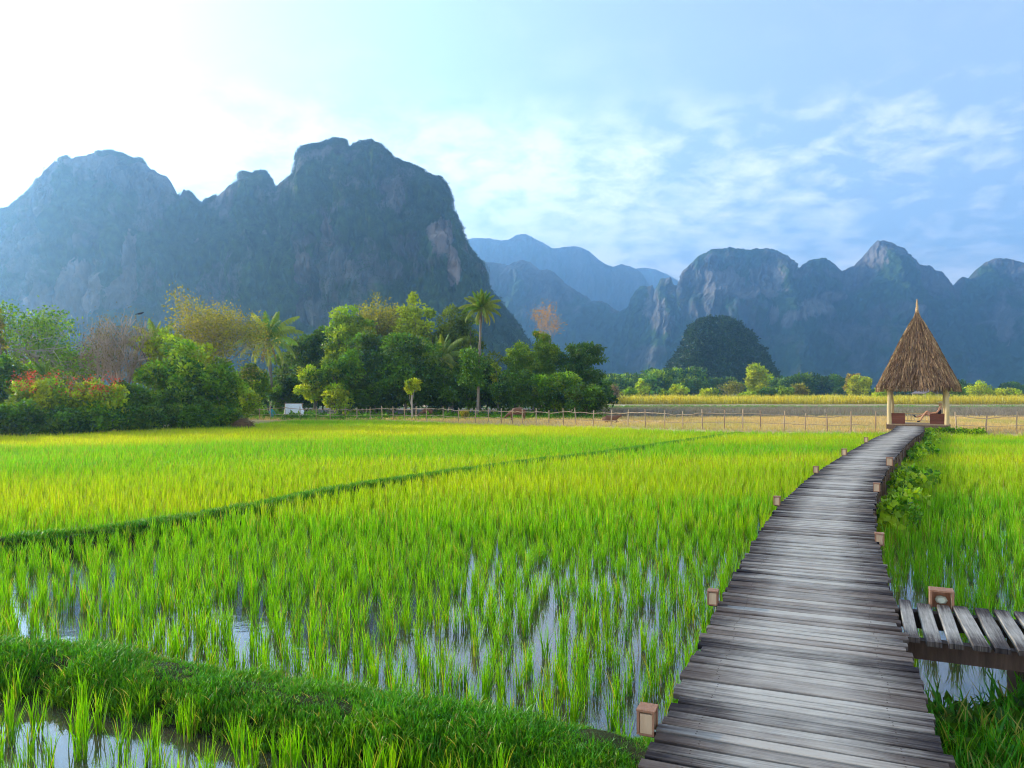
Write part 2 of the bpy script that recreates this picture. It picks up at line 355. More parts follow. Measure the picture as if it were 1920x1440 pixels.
tag(grid_geo(X, Y, ground_z(X, Y)).build('ground', MT['ground'], smooth=True), kind='structure')
wx = np.linspace(-36, 60, 40); wy = np.linspace(-8, 58, 40); X, Y = np.meshgrid(wx, wy)
tag(grid_geo(X, Y, X*0).build('water', MT['water'], smooth=True), kind='structure')

# grassy banks between the plots
def smooth_line(P, n):
    P = np.array(P, float); t = np.concatenate([[0], np.cumsum(np.linalg.norm(np.diff(P, axis=0), axis=1))]); t /= t[-1]
    # Catmull-Rom
    from_ = np.vstack([2*P[0]-P[1], P, 2*P[-1]-P[-2]]); s_ = np.linspace(0, 1, n); o = []
    for x in s_:
        i = min(max(np.searchsorted(t, x, 'right')-1, 0), len(P)-2); u = (x-t[i])/(t[i+1]-t[i])
        a, b, c, d = from_[i:i+4]
        o.append(.5*((2*b)+(-a+c)*u+(2*a-5*b+4*c-d)*u*u+(-a+3*b-3*c+d)*u**3))
    return np.array(o)
def bank(name, pts, h, w_):
    L_ = smooth_line([p[:2] for p in pts], 160); T = unit(np.gradient(L_, axis=0)); Nn = np.stack([-T[:, 1], T[:, 0]], 1)
    v = np.linspace(-1, 1, 15); prof = h*(1-np.abs(v)**3.2)-.2*np.abs(v)**6
    wob = 1+.18*vn(np.arange(160)*.13, 0, 0, 5)
    X = L_[:, 0][:, None]+Nn[:, 0][:, None]*v[None]*w_*wob[:, None]; Y = L_[:, 1][:, None]+Nn[:, 1][:, None]*v[None]*w_*wob[:, None]
    Z = prof[None]+.035*vn(X*4, Y*4, 0, 9)
    tag(grid_geo(X, Y, Z).build(name, MT['soil'], smooth=True), kind='structure')
    return L_
BANK1 = bank('earth_bank', [gnd(-260, 1200, .2), gnd(0, 1212, .24), gnd(150, 1222, .24), gnd(300, 1243, .24), gnd(500, 1282, .24), gnd(700, 1318, .24), gnd(900, 1348, .24), gnd(1100, 1376, .24), gnd(1260, 1404, .24)], .20, .27)
BANK2 = bank('earth_bank', [gnd(-300, 1040, .2), gnd(0, 1012, .2), gnd(180, 996, .2), gnd(430, 958, .2), gnd(620, 920, .2), gnd(800, 892, .2), gnd(900, 878, .2), gnd(1020, 862, .2), gnd(1120, 851, .2), gnd(1250, 832, .2), gnd(1390, 812, .2)], .20, .2)
def dist_line(P, L_): 
    out_ = np.full(len(P), 1e9)
    for i in range(0, len(L_), 1): out_ = np.minimum(out_, np.hypot(P[:, 0]-L_[i, 0], P[:, 1]-L_[i, 1]))
    return out_
def side_of(P, L_):
    """+1 beyond the line (larger Y) at the same X"""
    o = np.argsort(L_[:, 0]); return P[:, 1] > np.interp(P[:, 0], L_[o, 0], L_[o, 1])

# ------------------------------------------------------------------ boardwalk
DZ = .60
LE = [(.514, 3.1), (.795, 3.79), (1.048, 4.39), (1.35, 5.17), (1.646, 5.82), (2.2475, 7.23), (2.925, 8.75), (3.678, 10.4), (4.41, 11.8), (5.37, 13.65), (6.456, 15.6), (8.40, 19.0), (10.5, 22.6), (13.6, 27.8), (15.65, 31.), (19.0, 36.9)]
RE = [(1.785, 3.1), (2.10, 3.90), (2.43, 4.70), (2.62, 5.17), (2.98, 6.0), (3.51, 7.16), (4.06, 8.38), (4.756, 9.86), (5.45, 11.3), (6.67, 13.65), (8.33, 16.56), (10.6, 20.5), (13.6, 25.5), (17.25, 31.4), (20.2, 36.4)]
def resamp(P, n):
    P = np.array(P, float); t = np.concatenate([[0], np.cumsum(np.linalg.norm(np.diff(P, axis=0), axis=1))]); s_ = np.linspace(0, t[-1], n)
    return np.stack([np.interp(s_, t, P[:, 0]), np.interp(s_, t, P[:, 1])], 1)
# centre line: left edge offset by half the width
WALK = 1.2
lft = smooth_line(LE, 60); T = unit(np.gradient(lft, axis=0)); nr = np.stack([T[:, 1], -T[:, 0]], 1)
cen = lft+nr*WALK/2
d0 = unit(cen[0]-cen[3]); cen = np.vstack([cen[0]+d0*5., cen[0]+d0*2.5, cen])
for _ in range(6): cen[1:-1] = .5*cen[1:-1]+.25*(cen[:-2]+cen[2:])
seg = np.linalg.norm(np.diff(cen, axis=0), axis=1); LEN = seg.sum(); cum = np.concatenate([[0], np.cumsum(seg)])
def along(s):
    p = np.array([np.interp(s, cum, cen[:, 0]), np.interp(s, cum, cen[:, 1])])
    q = np.array([np.interp(s+.4, cum, cen[:, 0]), np.interp(s+.4, cum, cen[:, 1])])-np.array([np.interp(s-.4, cum, cen[:, 0]), np.interp(s-.4, cum, cen[:, 1])])
    t = unit(q); return p, t, np.array([t[1], -t[0]])
def plank(G, c, t, n, z, half0, half1, wd, th, k, bow=0., tone=1.):
    """one board across the walk with eased edges; n = direction of its length"""
    us = np.linspace(-half0, half1, 5); e = .004
    prof = [(-wd/2, -th), (-wd/2, -e), (-wd/2+e, 0), (wd/2-e, 0), (wd/2, -e), (wd/2, -th)]
    V = []; UV = []
    jit = rng.normal(0, .0018, 5)
    for a, u in enumerate(us):
        for (v, hh) in prof:
            p = c+n*u+t*(v+jit[a]*(1 if v > 0 else -1)); V.append([p[0], p[1], z+hh+bow*(1-(u/half1)**2)]); UV.append([u, k*3.7+v, v])
    m_ = len(prof); Q = []
    for a in range(4):
        for b_ in range(m_): Q.append([a*m_+b_, a*m_+(b_+1) % m_, (a+1)*m_+(b_+1) % m_, (a+1)*m_+b_])
    for o in (0, 4*m_): Q += [[o, o+1, o+4, o+5], [o+1, o+2, o+3, o+4]]
    G.add(V, Q, (random.random()*tone, random.random(), max(0, random.random()*1.6-.8)), UV)
walk = empty('boardwalk', (0, 0, 0), 0, 'long curving grey plank boardwalk leading over the rice to the thatched hut', 'boardwalk')
G = Geo(); s_ = 0.; k = 0
while s_ < LEN-.05:
    wd = random.choice([.058, .064, .07, .072, .078, .09]); gap = random.choice([.012, .015, .018, .022, .03])
    c, t, n = along(s_+wd/2); a = random.gauss(0, .006); t2 = t*math.cos(a)+n*math.sin(a); n2 = n*math.cos(a)-t*math.sin(a)
    plank(G, c, t2, n2, DZ+random.gauss(0, .0035), WALK/2+random.gauss(0, .012), WALK/2+random.gauss(0, .012), wd, .028, k, random.gauss(0, .002))
    s_ += wd+gap; k += 1
G.build('deck', MT['deck'], walk, uv=True)
for off in (-.42, 0., .42):
    G = Geo(); pts = [along(s) for s in np.linspace(0, LEN-.1, 90)]
    for (a, b_) in zip(pts[:-1], pts[1:]):
        p = a[0]+a[2]*off; q = b_[0]+b_[2]*off; G.beam([*p, DZ-.085], [*q, DZ-.085], .07, .11)
    G.build('beam', MT['darkwood'], walk)
s_ = 1.2
while s_ < LEN-.3:
    c, t, n = along(s_)
    G = Geo(); p, q = c-n*.62, c+n*.62; G.beam([*p, DZ-.19], [*q, DZ-.19], .07, .09); G.build('cross_beam', MT['postwood'], walk)
    for sg in (-1, 1):
        G = Geo(); p = c+n*sg*.52; G.box([p[0], p[1], DZ-.62], [.1, .1, 1.15], math.atan2(t[1], t[0]), (random.random(),)*3); G.build('post', MT['postwood'], walk)
    s_ += 1.55
# side boards hung below the right hand edge of the far stretch
G = Geo()
s_ = LEN*.30
while s_ < LEN-.2:
    c, t, n = along(s_); p = c+n*(WALK/2-.03)
    G = Geo()
    if random.random() < .62: G.box([p[0], p[1], DZ-.33-random.random()*.05], [.1+random.random()*.05, .025, .55], math.atan2(t[1], t[0]), (random.random(),)*3); G.build('skirt_board', MT['postwood'], walk)
    s_ += .2
# side walkway
side = empty('side_walkway', (0, 0, 0), 0, 'short side walkway with widely spaced grey planks branching off to the right', 'walkway')
P0 = (np.array([2.93, 5.71])+np.array([2.52, 4.82]))/2; sd2 = unit(np.array([.745, -.33])); pl = unit(np.array([.41, .89]))
G = Geo(); k = 0
for i in range(26):
    c = P0+sd2*(.05+i*.124); wd = .080+random.random()*.014; a = random.gauss(0, .012)
    t2 = sd2*math.cos(a)+pl*math.sin(a); n2 = pl*math.cos(a)-sd2*math.sin(a)
    plank(G, c+pl*random.gauss(0, .008), t2, n2, DZ-.01+random.gauss(0, .003), .485, .485, wd, .032, 900+i, 0., .35)
G.build('deck', MT['deck'], side, uv=True)
for off in (-.36, .36):
    G = Geo(); a = P0+pl*off-sd2*.08; b_ = P0+pl*off+sd2*3.3; G.beam([*a, DZ-.105], [*b_, DZ-.105], .075, .12); G.build('beam', MT['darkwood'], side)
for i in (0, 1, 2):
    for off in (-.36, .36):
        G = Geo(); p = P0+pl*off+sd2*(.75+i*1.15); G.box([p[0], p[1], DZ-.66], [.09, .09, .99], .2, (random.random(),)*3); G.build('post', MT['darkwood'], side)

# box lamps along the walk -----------------------------------------------------
def lamp_box(loc, rz, label, s=1.):
    r = empty('box_lamp', loc, rz, label, 'lamp', 'wooden box lamps along the boardwalk'); r.scale = (s*.9, s*.9, s*.88)
    G = Geo(); G.box([0, 0, .158], [.118, .128, .014]); G.build('top_board', MT['boxwood'], r)
    G = Geo(); G.box([-.046, 0, .075], [.014, .104, .148]); G.build('back_board', MT['boxwood'], r)
    for sg in (-1, 1):
        G = Geo(); G.box([0.004, sg*.0555, .075], [.078, .009, .128]); 
        p = G.build('side_board', MT['boxpale'], r)
        G = Geo(); G.box([-.048, sg*.0575, .075], [.017, .012, .147]); G.box([.049, sg*.0575, .075], [.012, .012, .147]); G.box([0, sg*.0575, .006], [.084, .012, .014]); G.build('trim', MT['boxwood'], p)
    G = Geo(); G.tube([[-.03, 0, .075], [.0, 0, .075], [.014, 0, .075]], [.034, .034, .022], 8); G.build('lens', MT['glass'], r)
    G = Geo(); G.box([.06, 0, -.012], [.20, .045, .022]); G.build('bracket', MT['darkwood'], r)
    return r
def lamp_at(px, py, z, facing, label, s=1.):
    p = gnd(px, py, z); lamp_box((p[0], p[1], z-.005), facing, label, s)
ds = math.atan2(cen[8][1]-cen[2][1], cen[8][0]-cen[2][0])
lamp_at(1214, 1370, DZ-.02, ds-math.pi/2, 'wooden box lamp with pale side panel, largest, at near left edge of boardwalk', .80)
lamp_at(1337, 1131, DZ+.01, ds-math.pi/2, 'red brown box lamp beside left boardwalk edge, second from the bottom', .72)
lamp_at(1457, 946, DZ+.01, ds-math.pi/2-.1, 'small box lamp on left boardwalk edge where the walk starts to bend', .85)
lamp_at(1530, 886, DZ+.01, ds-math.pi/2-.15, 'small dark box lamp on left boardwalk edge, fourth from the bottom', .9)
lamp_at(1583, 853, DZ+.01, ds-math.pi/2-.2, 'tiny box lamp on left boardwalk edge, second nearest to the hut', 1.15)
lamp_at(1624, 829, DZ+.01, ds-math.pi/2-.2, 'tiny box lamp on left boardwalk edge, closest to the hut', 1.15)
lamp_at(1649, 1020, DZ-.03, ds+math.pi/2, 'grey box lamp beside right boardwalk edge above the open water', .85)
lamp_at(1644, 921, DZ-.0, ds+math.pi/2-.1, 'grey box lamp on right boardwalk edge above leafy creeper', .95)
lamp_at(1668, 873, DZ-.0, ds+math.pi/2-.1, 'tall narrow grey box lamp on right boardwalk edge near the brown skirt boards', 1.3)
q = P0+pl*.53+sd2*.30
lb_ = lamp_box((q[0], q[1], DZ-.06), math.atan2(-pl[1], -pl[0]), 'open fronted box lamp with round glass on the side walkway', 1.0); lb_.scale = (1., 1.25, .92)

# ------------------------------------------------------------------ hut
hc = at(1721, 796, 38.6); th = math.atan2(hc[0], hc[1]); HR = -th
hut = empty('thatched_hut', (hc[0], hc[1], 0), HR, 'open hut with tall pointed brown thatch roof at the end of the boardwalk', 'hut')
HW = 1.31
for (x, y) in ((-HW, 0), (HW, 0), (-HW+.04, 2.6), (HW-.02, 2.6)):
    G = Geo(); zs = np.linspace(-.3, 2.75, 9); wob = rng.normal(0, .012, (9, 2)); G.tube([[x+wob[i][0], y+wob[i][1], zs[i]] for i in range(9)], np.linspace(.115, .095, 9), 8)
    G.build('pillar', MT['bamboo'], hut, smooth=True)
G = Geo()
for i in range(20): G.box([0, -.12+.145*i, DZ+.0], [2.95, .135, .05], rng.normal(0, .003), (random.random(),)*3)
G.build('floor', MT['fence'], hut)
G = Geo(); G.box([0, -.15, DZ-.13], [2.9, .06, .2]); G.box([0, 2.65, DZ-.13], [2.9, .06, .2]); G.box([-1.42, 1.25, DZ-.13], [.06, 2.72, .2]); G.box([1.42, 1.25, DZ-.13], [.06, 2.72, .2]); G.build('floor_frame', MT['postwood'], hut)
G = Geo()
for (a, b_) in (((-1.4, 0, 2.62), (1.4, 0, 2.62)), ((-1.4, 2.6, 2.62), (1.4, 2.6, 2.62)), ((-1.31, -.1, 2.7), (-1.31, 2.7, 2.7)), ((1.31, -.1, 2.7), (1.31, 2.7, 2.7))): G.tube([a, b_], .055, 6)
G.build('roof_beam', MT['bamboo'], hut)
G = Geo(); G.tube([[-1.25, 2.6, DZ+.52], [1.25, 2.6, DZ+.52]], .035, 6); G.tube([[-1.25, 2.6, DZ+.12], [1.25, 2.6, DZ+.12]], .03, 6)
for i in range(15): x = -1.15+i*.165; G.tube([[x, 2.6, DZ+.1], [x+rng.normal(0, .02), 2.6, DZ+.54]], .026, 6, (random.random(),)*3)
G.build('railing', MT['bamboo'], hut)
# roof body
EZ, AZ = 2.52, 7.2; EW = 1.92
def rw(t):  # half width as a share of the eave, t=0 apex .. 1 eave
    return np.interp(t, [0, .05, .13, .17, .21, .25, .5, .75, 1.], [.008, .012, .028, .05, .10, .155, .44, .71, 1.0])
def roof_pt(face, u, t, lift=0.):
    h = rw(t)*EW; z = AZ+(EZ-AZ)*t+ .10*np.abs(u)**3*np.clip((t-.8)/.2, 0, 1)*0 - 0.0
    x = u*h; y = -h-lift
    # corners slightly rounded
    rr = 1-.06*np.abs(u)**6; x = x*rr; y = y*rr
    ca, sa = [(1, 0), (0, 1), (-1, 0), (0, -1)][face]
    return np.stack([x*ca-y*sa, x*sa+y*ca+1.3, z+lift*.5], -1)
G = Geo(); ts = np.concatenate([np.linspace(0, .25, 8), np.linspace(.3, 1, 12)]); us = np.linspace(-1, 1, 9)
for f_ in range(4):
    U, T_ = np.meshgrid(us, ts); P = roof_pt(f_, U, T_); n_, m_ = U.shape; i = np.arange(n_-1)[:, None]*m_; j = np.arange(m_-1)[None]
    G.add(P.reshape(-1, 3), np.stack([i+j, i+m_+j, i+m_+j+1, i+j+1], -1).reshape(-1, 4), (.05, .2, 0))
    P2 = roof_pt(f_, us, np.ones(9)); P3 = P2*[.9, 1, 1]; P3 = (P2-[0, 1.3, 0])*[.86, .86, 1]+[0, 1.3, -.03]
    G.add(np.vstack([P2, P3]), [[k, k+9, k+10, k+1] for k in range(8)], (.05, .2, 0))
# straw
n = 15000; fa = rng.integers(0, 4, n); t = np.sqrt(rng.uniform(.0, 1., n)); u = rng.uniform(-1, 1, n)
hip = rng.random(n) < .10; u = np.where(hip, np.sign(u)*rng.uniform(.93, 1.0, n), u)
for f_ in range(4):
    m_ = fa == f_; k = m_.sum(); lf = rng.uniform(.01, .06, k)*np.clip(rw(t[m_])*4, .15, 1); ln = rng.uniform(.03, .085, k)
    A = roof_pt(f_, u[m_], t[m_], lf*.4); t2 = t[m_]+ln; u2 = u[m_]+rng.normal(0, .02, k)
    t2c = np.minimum(t2, 1.035); B = roof_pt(f_, np.clip(u2, -1.03, 1.03), np.minimum(t2c, 1.), lf); B[:, 2] -= (t2c-np.minimum(t2c, 1.))*(AZ-EZ)
    B[:, 2] -= rng.uniform(0, .09, k)*(t2 > 1)
    wv = unit(np.cross(B-A, rng.normal(size=(k, 3))*.5+(roof_pt(f_, u[m_], t[m_], .3)-roof_pt(f_, u[m_], t[m_], 0)))) * rng.uniform(.01, .022, k)[:, None]*np.clip(rw(t[m_])*6, .4, 1)[:, None]
    tt = np.stack([rng.random(k)*.8+.25*fbm(u[m_]*5, t[m_]*4, f_, 2, 4), .25+.5*rng.random(k)+.3*vn(u[m_]*9, t[m_]*3, f_, 8), np.where(hip[m_], rng.uniform(.3, .8, k), np.clip(rng.normal(-.1, .3, k), 0, 1))], 1)
    G.add(np.stack([A-wv, A+wv, B+wv*.6, B-wv*.6], 1).reshape(-1, 3), np.arange(4*k).reshape(-1, 4), np.repeat(np.clip(tt, 0, 1), 4, 0))
roof = G.build('roof', MT['thatch'], hut)
G = Geo(); zz = np.linspace(6.35, 7.25, 16); G.tube([[rng.normal(0, .006), 1.3, z] for z in zz], [.10*(1-.85*i/15)+.012*(i % 2) for i in range(16)], 8, (.7, .7, .5)); G.build('finial', MT['thatch'], roof)
# seats
def seat(x, label, flip):
    r = empty('bench_seat', (0, 0, 0), 0, label, 'seat', 'dark plank seats inside the hut'); 
    mw = Matrix.Translation((hc[0], hc[1], 0)) @ Matrix.Rotation(HR, 4, 'Z'); r.location = mw @ Vector((x, .62, DZ+.026)); r.rotation_euler = (0, 0, HR+(math.pi if flip else 0))
    sgn = -1 if flip else 1
    for yy in (-.36, .36):
        G = Geo()
        for i in range(4): G.box([0, yy*1., .07+i*.135], [.66, .04, .128], 0, (random.random(),)*3)
        G.build('side_panel', MT['redwood'], r)
    G = Geo()
    for i in range(4): G.box([-.31, 0, .07+i*.135], [.035, .675, .128], 0, (random.random(),)*3)
    G.build('backrest', MT['redwood'], r)
    G = Geo(); G.box([.03, 0, .24], [.6, .67, .05]); G.build('seat', MT['redwood'], r); return r
seat(-.93, 'dark brown plank seat beside the left pillars of the hut, empty', False)
seat(.88, 'dark brown plank seat with the reclining person behind its side panel', True)

# ------------------------------------------------------------------ skinned bodies
def skinned(name, joints, edges, mat_, parent=None, root=0, sub=2, loc=None, rz=0., scale=1.):
    me = bpy.data.meshes.new(name); me.from_pydata([j[:3] for j in joints], edges, []); me.materials.append(mat_)
    o = bpy.data.objects.new(name, me); C.objects.link(o)
    md = o.modifiers.new('Skin', 'SKIN'); md.use_smooth_shade = True
    sl = me.skin_vertices[0]
    for i, j in enumerate(joints):
        rr = j[3]; rr = (rr, rr) if np.isscalar(rr) else rr
        sl.data[i].radius = rr; sl.data[i].use_root = (i == root)
    ms = o.modifiers.new('Sub', 'SUBSURF'); ms.levels = sub; ms.render_levels = sub
    if loc is not None: o.location = loc
    o.rotation_euler = (0, 0, rz); o.scale = (scale,)*3
    if parent: o.parent = parent
    return o
# reclining person, facing -x in hut space
mw = Matrix.Translation((hc[0], hc[1], 0)) @ Matrix.Rotation(HR, 4, 'Z')
pl_ = mw @ Vector((.86, 1.08, DZ+.026))
J = [(0, 0, .36, .125), (.10, 0, .56, .115), (.17, 0, .76, .135), (.19, 0, .86, .06), (.185, 0, .93, .055), (.165, 0, 1.03, .095), (.16, 0, 1.12, .06),      # 0-6 pelvis..head
     (-.16, -.10, .44, .085), (-.44, -.12, .66, .062), (-.62, -.10, .40, .05), (-.74, -.09, .17, .035), (-.88, -.09, .12, .03),                            # 7-11 near leg
     (-.16, .10, .42, .085), (-.45, .12, .50, .062), (-.70, .06, .42, .05), (-.93, .0, .33, .035), (-1.04, -.02, .42, .03),                              # 12-16 far leg crossed
     (.15, -.20, .80, .055), (.02, -.27, .60, .042), (-.16, -.16, .56, .032), (-.24, -.12, .57, .03),                                                    # 17-20 near arm
     (.15, .20, .80, .055), (.04, .28, .60, .042), (-.14, .16, .58, .032), (-.22, .10, .58, .03)]
E = [(0, 1), (1, 2), (2, 3), (3, 4), (4, 5), (5, 6), (0, 7), (7, 8), (8, 9), (9, 10), (10, 11), (0, 12), (12, 13), (13, 14), (14, 15), (15, 16), (2, 17), (17, 18), (18, 19), (19, 20), (2, 21), (21, 22), (22, 23), (23, 24)]
for hnd, sgn in ((20, 1), (24, -1)):      # five fingers each
    x, y, z = J[hnd][:3]
    for k in range(4):
        J.append((x-.045, y+sgn*(-.024+.016*k), z-.004, .009)); J.append((x-.075+.005*abs(k-1.5), y+sgn*(-.026+.017*k), z-.025, .007)); n0 = len(J)
        E += [(hnd, n0-2), (n0-2, n0-1)]
    J.append((x-.01, y+sgn*.035, z+.01, .01)); J.append((x-.035, y+sgn*.05, z, .008)); E += [(hnd, len(J)-2), (len(J)-2, len(J)-1)]
person = skinned('person', J, E, MT['skin'], None, 0, 2, pl_, HR)
tag(person, 'person in black top and pale hat reclining with crossed legs in the hut seat', 'person')
skinned('shirt', [(0.02, 0, .40, .145), (.10, 0, .56, .14), (.165, 0, .76, .152), (.15, -.17, .79, .075), (.09, -.235, .70, .062), (.15, .17, .79, .075), (.09, .235, .70, .062)], [(0, 1), (1, 2), (2, 3), (3, 4), (2, 5), (5, 6)], MT['blackcloth'], person)
skinned('shorts', [(0, 0, .36, .145), (-.16, -.10, .44, .1), (-.26, -.11, .52, .088), (-.16, .10, .42, .1), (-.27, .11, .455, .088)], [(0, 1), (1, 2), (0, 3), (3, 4)], MT['blackcloth'], person)
for a in ((-.74, -.09, .15, -.9, -.09, .09), (-.95, -.0, .33, -1.06, -.02, .45)):
    skinned('shoe', [(a[0], a[1], a[2], .045), (a[3], a[4], a[5], .036)], [(0, 1)], MT['blackcloth'], person)
G = Geo(); G.tube([[.17, 0, 1.07], [.17, 0, 1.075], [.17, 0, 1.08], [.17, 0, 1.16], [.17, 0, 1.19]], [.05, .19, .12, .095, .03], 8); G.build('hat', MT['blond'], person, smooth=True)
G = Geo(); P = np.array([.215, 0, .98])+rng.normal(0, 1, (160, 3))*[.03, .06, .06]; G.leaves(P, .09, (.5, .5, .5), wid=.15, drop=1.5); G.build('hair', MT['blond'], person)

def cow(px, py, Y, rz, label, s=1., lying=False, graze=True):
    p = at(px, py, Y); z0 = ground_z(p[0], p[1]); d = -.45 if lying else 0.
    hd = .28 if graze and not lying else .95+d*.5
    J = [(0, 0, .95+d, .37), (.42, 0, .96+d, .38), (.78, 0, 1.0+d, .30), (-.42, 0, .98+d, .35), (-.62, 0, 1.0+d, .14), (1.02, 0, (.92+hd+.05)/2+d*.3, .15), (1.22, 0, hd+.12, .11), (1.40, 0, hd, .07),
         (-.70, 0, .85+d, .03), (-.74, 0, .45+max(d, -.3), .025)]
    E = [(0, 1), (1, 2), (0, 3), (3, 4), (2, 5), (5, 6), (6, 7), (4, 8), (8, 9)]
    for (x, b_, y) in ((.66, 2, .14), (.70, 2, -.14)):
        i = len(J)
        if lying: J += [(x, y*1.6, .35, .1), (x+.3, y*1.7, .12, .06), (x-.05, y*1.8, .08, .05)]
        else: J += [(x, y, .66, .11), (x+.02, y, .38, .062), (x, y, .05, .05)]
        E += [(b_, i), (i, i+1), (i+1, i+2)]
    for (x, y) in ((-.5, .15), (-.46, -.15)):
        i = len(J)
        if lying: J += [(x, y*1.7, .35, .14), (x+.3, y*1.9, .15, .07), (x+.1, y*1.9, .07, .05)]
        else: J += [(x+.02, y, .72, .14), (x-.1, y, .40, .065), (x-.02, y, .05, .05)]
        E += [(3, i), (i, i+1), (i+1, i+2)]
    i = len(J); J += [(1.18, .13, hd+.25, .03), (1.18, -.13, hd+.25, .03)]; E += [(6, i), (6, i+1)]
    o = skinned('cow', J, E, MT['cow'], None, 0, 2, (p[0], p[1], z0), rz, s)
    return tag(o, label, 'cow', 'brown cows beyond the fence')

# ------------------------------------------------------------------ trees
def zbase(x, y): return float(ground_z(np.array(x), np.array(y)))
def branch_path(a, b, bend=.15, n=5):
    a = np.array(a, float); b = np.array(b, float); t = np.linspace(0, 1, n)[:, None]; L_ = np.linalg.norm(b-a)
    return a+(b-a)*t+np.sin(t*np.pi)*rng.normal(0, bend*L_*.5, 3)*[1, 1, .4]+np.array([0, 0, 1])*np.sin(t*np.pi)*bend*L_*.4
def crown_geo(cen_, rad, ncl, nleaf, lsz, yel=.1, flat=1., shell=.62, cr=.3, wid=.5, tint0=None, drop=.0, outb=.7):
    """clumps of leaves filling an uneven crown"""
    G = Geo(); cs = []; cen_ = np.array(cen_, float); rad = np.array(rad, float)
    lob = rng.uniform(0, 50)
    while len(cs) < ncl:
        d = unit(rng.normal(size=3)); r_ = shell+(1-shell)*rng.random() if rng.random() < .75 else rng.random()**.6*shell
        r_ *= 1+.42*float(vn(d[0]*2.1+lob, d[1]*2.1, d[2]*2.1, 1))
        if d[2] < -.3 and rng.random() < .4: continue
        cs.append(cen_+d*rad*r_*.86)
    cs = np.array(cs); base = min(rad[0], rad[2]*1.3)
    for c in cs:
        r_ = base*cr*rng.uniform(.6, 1.35); n = int(nleaf*rng.uniform(.6, 1.3))
        d = unit(rng.normal(size=(n, 3))+[0, 0, .35]); q = c+d*(r_*rng.uniform(.35, 1., n)**.5)[:, None]*[1, 1, .72*flat]
        hz = np.clip((q[:, 2]-(cen_[2]-rad[2]))/(2*rad[2]), 0, 1)
        tv = rng.uniform(.0, .9)
        tt = np.stack([np.clip(tv+rng.normal(0, .2, n), 0, 1), np.clip(.5+rng.normal(0, .2, n)+(tv-.45)*.7, 0, 1), np.clip(rng.normal(yel, .15, n)+(rng.random() < yel)*.35, 0, 1)], 1)
        G.leaves(q, lsz, tt, bias=d*outb, wid=wid, up=.6, drop=drop)
    return G, cs
def trunk_geo(h0, cs, r0, x0=(0, 0), lean=(0, 0), fork=.35, sides=6, nb=26):
    G = Geo(); top = np.array([cs[:, 0].mean()*.6+lean[0], cs[:, 1].mean()*.6+lean[1], cs[:, 2].mean()*.9+h0*0]); base = np.array([x0[0], x0[1], -.3])
    P = branch_path(base, top, .08, 8); rr = np.linspace(r0, r0*.35, 8); rr[0] *= 1.3; G.tube(P, rr, 8, (.5, .5, .5), False)
    idx = rng.permutation(len(cs))[:nb]
    for i in idx:
        t = rng.uniform(fork, .95); k = t*7; a = P[int(k)]*(1-(k % 1))+P[min(int(k)+1, 7)]*(k % 1)
        rb = r0*(.5-.3*t); Q = branch_path(a, cs[i], .2, 5); G.tube(Q, np.linspace(rb, .018, 5), sides, (random.random(), .5, .5), False)
    return G
def broad(name, label, px, ytop, Y, wpx, ybot, leaf, bark='bark', ncl=46, nleaf=120, lsz=.3, yel=.1, cat='tree', group=None, r0=None, dens=1., flat=1., shell=.55, cr=.25, dy=.85, wid=.5, drop=0., nb=26):
    p = at(px, ytop, Y); x, y = p[0], p[1]; zb = zbase(x, y); zt = p[2]-zb; z1 = at(px, ybot, Y)[2]-zb; z1 = max(z1, .15)
    w_ = wpx*Y/F/2
    r = empty(name, (x, y, zb), 0, label, cat, group)
    G, cs = crown_geo((0, 0, (zt+z1)/2), (w_, w_*dy, (zt-z1)/2), int(ncl*1.5), int(nleaf*dens*.8), lsz*1.12, yel+.12, flat, shell, cr, wid, drop=drop)  # raised yellow tint imitates bright sunlit edges of the crown
    T_ = trunk_geo(z1, cs, r0 or max(.06, .02*zt+.03), nb=nb)
    T_.build('trunk', MT[bark], r, smooth=True); G.build('crown', MT[leaf], r)
    return r
def rec_branch(G, tips, a, d, L_, r_, lvl, spread=.6, up=.15, nk=(3, 5)):
    d = unit(d); b_ = a+d*L_; P = branch_path(a, b_, .1, 4); G.tube(P, np.linspace(r_, r_*.55, 4), 5 if lvl > 1 else 3, (random.random(), .5, .5), False)
    if lvl == 0: tips.append(b_); return
    for k in range(rng.integers(*nk)):
        t = rng.uniform(.45, 1.); q = P[0]*(1-t)+P[-1]*t
        rec_branch(G, tips, P[min(3, int(t*3.99))], d+rng.normal(0, spread, 3)+[0, 0, up], L_*rng.uniform(.55, .85), r_*.55, lvl-1, spread, up, nk)
